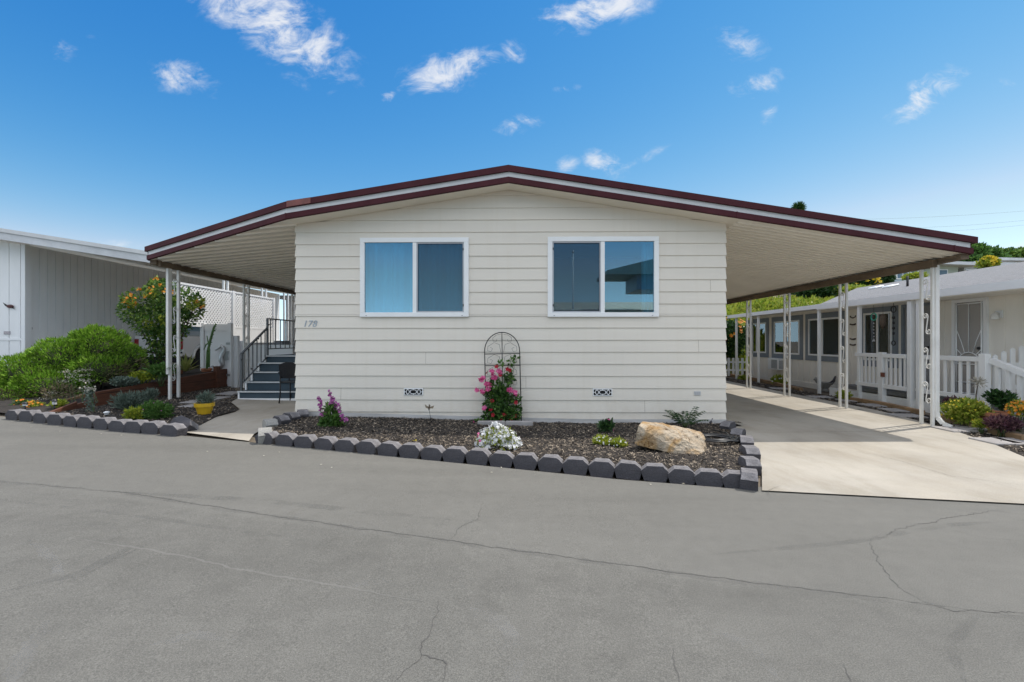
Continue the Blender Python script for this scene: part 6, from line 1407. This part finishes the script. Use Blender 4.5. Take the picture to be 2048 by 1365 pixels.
# ---- right side plants
clump('hebe_bush', 'rounded yellow green bush with white specks beside the downspout', 'bush', 1930, 823, 7.75, 40, 2600, .07, .03, 'ice', .5, .72, ('yellow', 40, .018), base=.0)
clump('ground_cover_plant', 'low green tuft at the foot of the tan edging bricks', 'plant', 1963, 850, 7.2, 10, 260, .07, .014, 'lime', 1.0, .9, base=.0)
clump('purple_shrub', 'dusty purple low shrub in front of the terracotta planter', 'plant', 2005, 848, 6.95, 30, 1500, .07, .018, 'purple', .9, .5, base=.0)
clump('dark_succulent', 'dark purple leafy succulent in the terracotta planter', 'plant', 2005, 800, 7.7, 22, 620, .08, .04, 'dark', .6, .8, base=.25)
clump('dark_succulent', 'dark purple tuft between the yellow green bush and the porch skirt', 'plant', 1905, 808, 8.3, 14, 300, .07, .03, 'purple', .6, .9, base=.05)
clump('orange_plant', 'orange flowered plant at the brick border', 'plant', 2040, 820, 7.0, 20, 420, .07, .02, 'lime', .8, .9, ('orange', 60, .03), base=.1)
clump('green_tuft', 'bright green rounded tuft behind the second carport post', 'plant', 1689, 794, 11.3, 15, 600, .07, .03, 'lime', .5, .8, base=.0)
clump('green_tuft', 'bright green tuft with white flowers under the air conditioner', 'plant', 1558, 763, 15.2, 15, 600, .10, .05, 'lime', .5, .8, ('white', 12, .03), base=.0)
clump('green_tuft', 'small yellow green tuft at the far post of the cream home', 'plant', 1487, 757, 17.2, 10, 350, .08, .04, 'lime', .5, .6, base=.0)
p = PG(1985, 846); tp = thing('terracotta_planter', 'wide terracotta planter in front of the porch steps', 'pot', (p.x, 7.55, 0)); s = 7.55 / FPX; c = PY(1987, 835, 7.55)
MB().lathe((c.x, 7.55, 0), [(.13, 0), (.18, .24), (.205, .24), (.205, .30), (.175, .30), (.17, .26)], 26).build('pot', M['terracotta'], tp); MB().lathe((c.x, 7.55, 0), [(.17, .22), (.17, .275)], 20).build('soil', M['soil'], tp)
p = PY(2028, 838, 7.6); tb = thing('pale_planter', 'pale square planter box beside the terracotta planter', 'pot', (p.x, 7.7, 0)); MB().box(p.x - .16, p.x + .16, 7.6, 7.9, 0, .28).build('box', M['paver'], tb, bevel=.01)
b2 = PY(1951, 822, 8.15); dr = thing('dry_flower_stalk', 'dry tan flower head on a dark stalk before the white railing', 'plant', (b2.x, 8.15, .1)); t = PY(1956, 766, 8.1)
MB().tube([(b2.x, 8.15, .1), (b2.x + .01, 8.15, .5), t], [.012, .01, .006], 6).build('stem', M['bark'], dr, smooth=True)
d = rdirs(200, .5); P = np.array(tuple(t)) + d * np.array([.10, .1, .08]) * RNG.random((200, 1)); quads('flower_head', leaf_quads(P, d, .05, .012), LM['cream'], dr)

# back of the driveway
clump('orange_hedge', 'dark shrub with orange flowers at the back of the driveway', 'shrub', 1460, 680, 20.0, 42, 2600, .16, .09, 'dark', .3, 1.1, ('orange', 30, .09), base=.0)
# ice plant on the slope: too many leaves to count
n = 26000; x = RNG.uniform(6.5, 19, n); y = RNG.uniform(19.4, 27.5, n); z = np.array([hz(a, b) for a, b in zip(x, y)]) + RNG.uniform(-.05, .28, n) + .22 * np.array([mnoise.noise((a * 1.1, b * 1.1, 0)) for a, b in zip(x, y)])
A = RNG.normal(size=(n, 3)) * .8; A[:, 2] += .9; A[:, 1] -= .5; tag(quads('ground_cover', leaf_quads(np.stack([x, y, z], 1), A, RNG.uniform(.16, .36, n), RNG.uniform(.08, .16, n)), LM['ice']), kind='stuff')
def bush(label, px, py, Y, rx, ry, n, m, L, W, name='hedge_bush', cat='bush', fl=None, group=None, blobs=9):
    c = PY(px, py, Y); k = Y / FPX; a, b_ = rx * k, ry * k; z0 = hz(c.x, Y); o = thing(name, label, cat, (c.x, Y, z0), group)
    bl = [((c.x + random.uniform(-.6, .6) * a, Y + random.uniform(-.4, .4) * a, c.z + random.uniform(-.5, .5) * b_), (a * .5, a * .5, b_ * .55)) for _ in range(blobs)] + [((c.x, Y, c.z), (a * .8, a * .7, b_ * .8))]
    quads('foliage', cloud(bl, n, L, W, .4, .4), LM[m], o)
    MB().tube([(c.x, Y, z0 - .2), (c.x + .05, Y, c.z)], [.10, .06], 7).build('trunk', M['bark'], o, smooth=True)
    if fl:
        d = unit(RNG.normal(size=(fl[1], 3)) + np.array([0, -.5, 1.0])); P = np.array(tuple(c)) + d * np.array([a, a * .8, b_]) * .95; quads('flower', flowers(P, fl[2]), LM[fl[0]], o)
    return o
hg_ = 'clipped bushes on the slope behind the cream home'
bush('dark green clipped hedge on the slope under the carport awning', 1638, 580, 28.5, 56, 20, 3600, 'dark', .22, .13, group=hg_)
bush('dark rounded bush topped with yellow flowers on the slope', 1727, 565, 29, 30, 17, 2200, 'dark', .20, .12, fl=('yellow', 90, .14), group=hg_)
bush('low bright hedge just above the shingle roof edge', 1700, 583, 27.5, 40, 9, 1800, 'ice', .18, .11, group=hg_)
bush('tall black green cypress bush beside the pale blue house', 1768, 556, 30, 19, 26, 1600, 'dark', .22, .12, group=hg_)
bush('lime green clipped bush before the pale house porch', 1829, 556, 31, 21, 9, 1300, 'lime', .18, .11, group=hg_)
bush('yellow green bush between the two hill houses', 1978, 528, 33, 16, 15, 1100, 'lime', .25, .12, fl=('yellow', 60, .14), group=hg_, name='golden_bush')
# trees on the hill
def tree(label, px, py, Y, rx, ry, n, m, L, W, name='hill_tree'):
    c = PY(px, py, Y); k = Y / FPX; a, b_ = rx * k, ry * k; z0 = hz(c.x, Y); o = thing(name, label, 'tree', (c.x, Y, z0), 'trees on the hill')
    bl = [((c.x + random.uniform(-.75, .75) * a, Y + random.uniform(-.5, .5) * a, c.z + random.uniform(-.6, .7) * b_), random.uniform(.28, .45) * min(a, b_ * 1.6)) for _ in range(14)]
    quads('crown', cloud(bl, n, L, W, .2, .35), LM[m], o)
    tb_ = MB(); tb_.tube([(c.x, Y, z0 - .3), (c.x + .1, Y, (z0 + c.z) / 2), (c.x, Y, c.z)], [.28, .22, .1], 9)
    for q, _ in bl[:7]: tb_.tube([(c.x, Y, c.z - b_ * .6), q], [.09, .03], 6)
    tb_.build('trunk', M['bark'], o, smooth=True)
tree('dense dark green tree beyond the end of the maroon roof trim', 1952, 514, 50, 42, 22, 5200, 'mid', .42, .24)
tree('paler green tree to the far side of the dark one on the hill', 2005, 516, 62, 26, 12, 2600, 'glossy', .45, .25)
tree('olive green tree low on the hill at the picture edge', 2042, 508, 75, 30, 9, 2200, 'glossy', .5, .3)
# palm whose top just shows over the roof
c = PY(1597, 417, 60); pm = thing('palm_tree', 'distant palm whose crown just shows above the maroon roof trim', 'palm tree', (c.x, 60, hz(c.x, 60)))
MB().tube([(c.x, 60, hz(c.x, 60) - .3), (c.x + .2, 60, (hz(c.x, 60) + c.z) / 2), (c.x, 60, c.z)], [.28, .2, .16], 9).build('trunk', M['bark'], pm, smooth=True)
d = rdirs(420, .25); quads('crown', leaf_quads(np.array(tuple(c)) + d * .15, d + RNG.normal(size=(420, 3)) * .1, .85, .10, fold=.3), LM['dark'], pm)

# ------------------------------------------------------------------ houses up the hill, wires
def hill_house(label, x0p, x1p, ptop, pbot, Y, wallm, over=.6, wins=()):
    a, b_ = PY(x0p, ptop, Y), PY(x1p, pbot, Y); z0 = min(hz(a.x, Y), hz(b_.x, Y)) - .5; o = thing('hill_house', label, 'house', ((a.x + b_.x) / 2, Y, z0))
    MB().box(a.x, b_.x, Y, Y + 9, z0, a.z - .26).build('wall', wallm, o)
    r = MB(); r.hexa([(a.x - over, Y - over, a.z - .26), (b_.x + over, Y - over, a.z - .45), (b_.x + over, Y + 9.5, a.z - .45), (a.x - over, Y + 9.5, a.z - .26), (a.x - over, Y - over, a.z), (b_.x + over, Y - over, a.z - .2), (b_.x + over, Y + 9.5, a.z - .2), (a.x - over, Y + 9.5, a.z)]); r.build('roof', M['oldwhite'], o)
    for (wx0, wx1, wy0, wy1) in wins:
        p, q = PY(wx0, wy0, Y), PY(wx1, wy1, Y); f = MB().box(p.x - .08, q.x + .08, Y - .05, Y - .002, q.z - .08, p.z + .08).build('window', M['white'], o); MB().box(p.x, q.x, Y - .06, Y - .051, q.z, p.z).build('pane', mat('far_pane', (0.10, 0.16, 0.22), .1), f)
hill_house('pale blue grey house up the hill under the carport awning', 1788, 1838, 528, 575, 38, mat('blue_wall', (0.42, 0.50, 0.56), .7), .3, ((1794, 1803, 540, 557), (1806, 1814, 540, 557), (1822, 1834, 534, 557)))
hill_house('pale green house with a white flat roof up the hill', 1840, 1916, 524, 570, 39, mat('green_wall', (0.46, 0.50, 0.42), .7, .1, 1), .9, ((1876, 1893, 541, 556),))
hill_house('long white house at the edge of the picture up the hill', 1928, 2100, 526, 570, 40, mat('pale_wall', (0.60, 0.60, 0.58), .7), .6, ((1932, 1962, 541, 552), (2010, 2036, 534, 540)))
hill_house('white roofed house standing higher on the hill behind the golden bush', 1996, 2140, 517, 570, 46, mat('pale_wall2', (0.55, 0.57, 0.58), .7), .5, ((2012, 2040, 527, 534),))
for i, (x0, y0, x1, y1, lab) in enumerate(((1560, 440, 2120, 417, 'uppermost thin power line over the hill'), (1700, 457, 2120, 434, 'middle thin power line over the hill'), (1700, 467, 2120, 443, 'lowest thin power line over the hill'))):
    a, b_ = PY(x0, y0, 70), PY(x1, y1, 62); pts = [a.lerp(b_, k / 10) + Vector((0, 0, -.5 * math.sin(math.pi * k / 10))) for k in range(11)]
    tag(MB().tube(pts, .009, 5).build('power_line', M['rail'], None), lab, 'power line', 'power lines over the hill')

# ------------------------------------------------------------------ across the road, behind the viewer: what the window mirrors
def mir(px, py, dist): d = ray(px, py); p = O + d * (dist / d.y); return Vector((p.x, 2 * D - p.y, p.z))
ah = thing('road_house', 'long beige home across the road, mirrored in the window beside the trellis', 'mobile home', (9, -12, 0))
a = mir(1112, 597, 27)
MB().box(a.x, a.x + 13, -a.y if False else a.y - 6, a.y, -.5, a.z - .75).build('wall', M['nwall'], ah)
MB().hexa([(a.x - .4, a.y - 6, a.z - .74), (a.x + 13, a.y - 6, a.z - .74), (a.x + 13, a.y + .5, a.z - .74), (a.x - .4, a.y + .5, a.z - .74), (a.x - .4, a.y - 3, a.z), (a.x + 13, a.y - 3, a.z), (a.x + 13, a.y - 2.8, a.z), (a.x - .4, a.y - 2.8, a.z)]).build('roof', mat('beige_roof', (0.52, 0.46, 0.36), .8, .1, 2), ah)
fo_ = thing('road_carport', 'carport gable end across the road, mirrored dark in the window', 'carport', (7, -8, 0))
p0, p1, p2 = mir(1212, 549, 23.4), mir(1345, 509, 23.4), mir(1345, 549, 23.4)
MB().prism([tuple(p0), tuple(p0 + Vector((.05, 0, .2))), tuple(p1), tuple(p2)], (0, -3.0, 0)).build('roof', mat('carport_green', (0.14, 0.19, 0.18), .7), fo_)
q = mir(1276, 549, 23.4); MB().box(q.x, q.x + 3.0, q.y - 2.8, q.y - .3, q.z - .75, q.z - .002).build('beam', M['greytrim'], fo_)
q = mir(1320, 549, 23.4); MB().box(q.x, q.x + .2, q.y - .5, q.y - .3, -.5, q.z - .76).build('post', M['greytrim'], fo_)
t = mir(1146, 506, 25); o = thing('flagpole', 'thin white pole across the road, mirrored in the dark window pane', 'flagpole', (t.x, t.y, -.3)); MB().tube([(t.x, t.y, -.5), tuple(t)], [.05, .03], 10).build('pole', M['white'], o, smooth=True); MB().ball((t.x, t.y, t.z + .05), .07, 10, 6).build('finial', M['steel'], o, smooth=True)

# a few fallen petals and leaves on the asphalt
P = [PG(px, py, .006) for px, py in ((199, 868), (120, 863), (412, 903), (528, 911), (662, 936), (980, 945), (1003, 936), (240, 871), (60, 855), (560, 905), (1300, 968), (1370, 968), (640, 930))]
P = np.array([tuple(p) for p in P]); nn = np.tile(np.array([[0., 0, 1]]), (len(P), 1)); tag(quads('fallen_petals', leaf_quads(P, np.stack([RNG.normal(size=len(P)), RNG.normal(size=len(P)), np.zeros(len(P))], 1), .035, .022, N=nn), LM['cream']), kind='stuff')
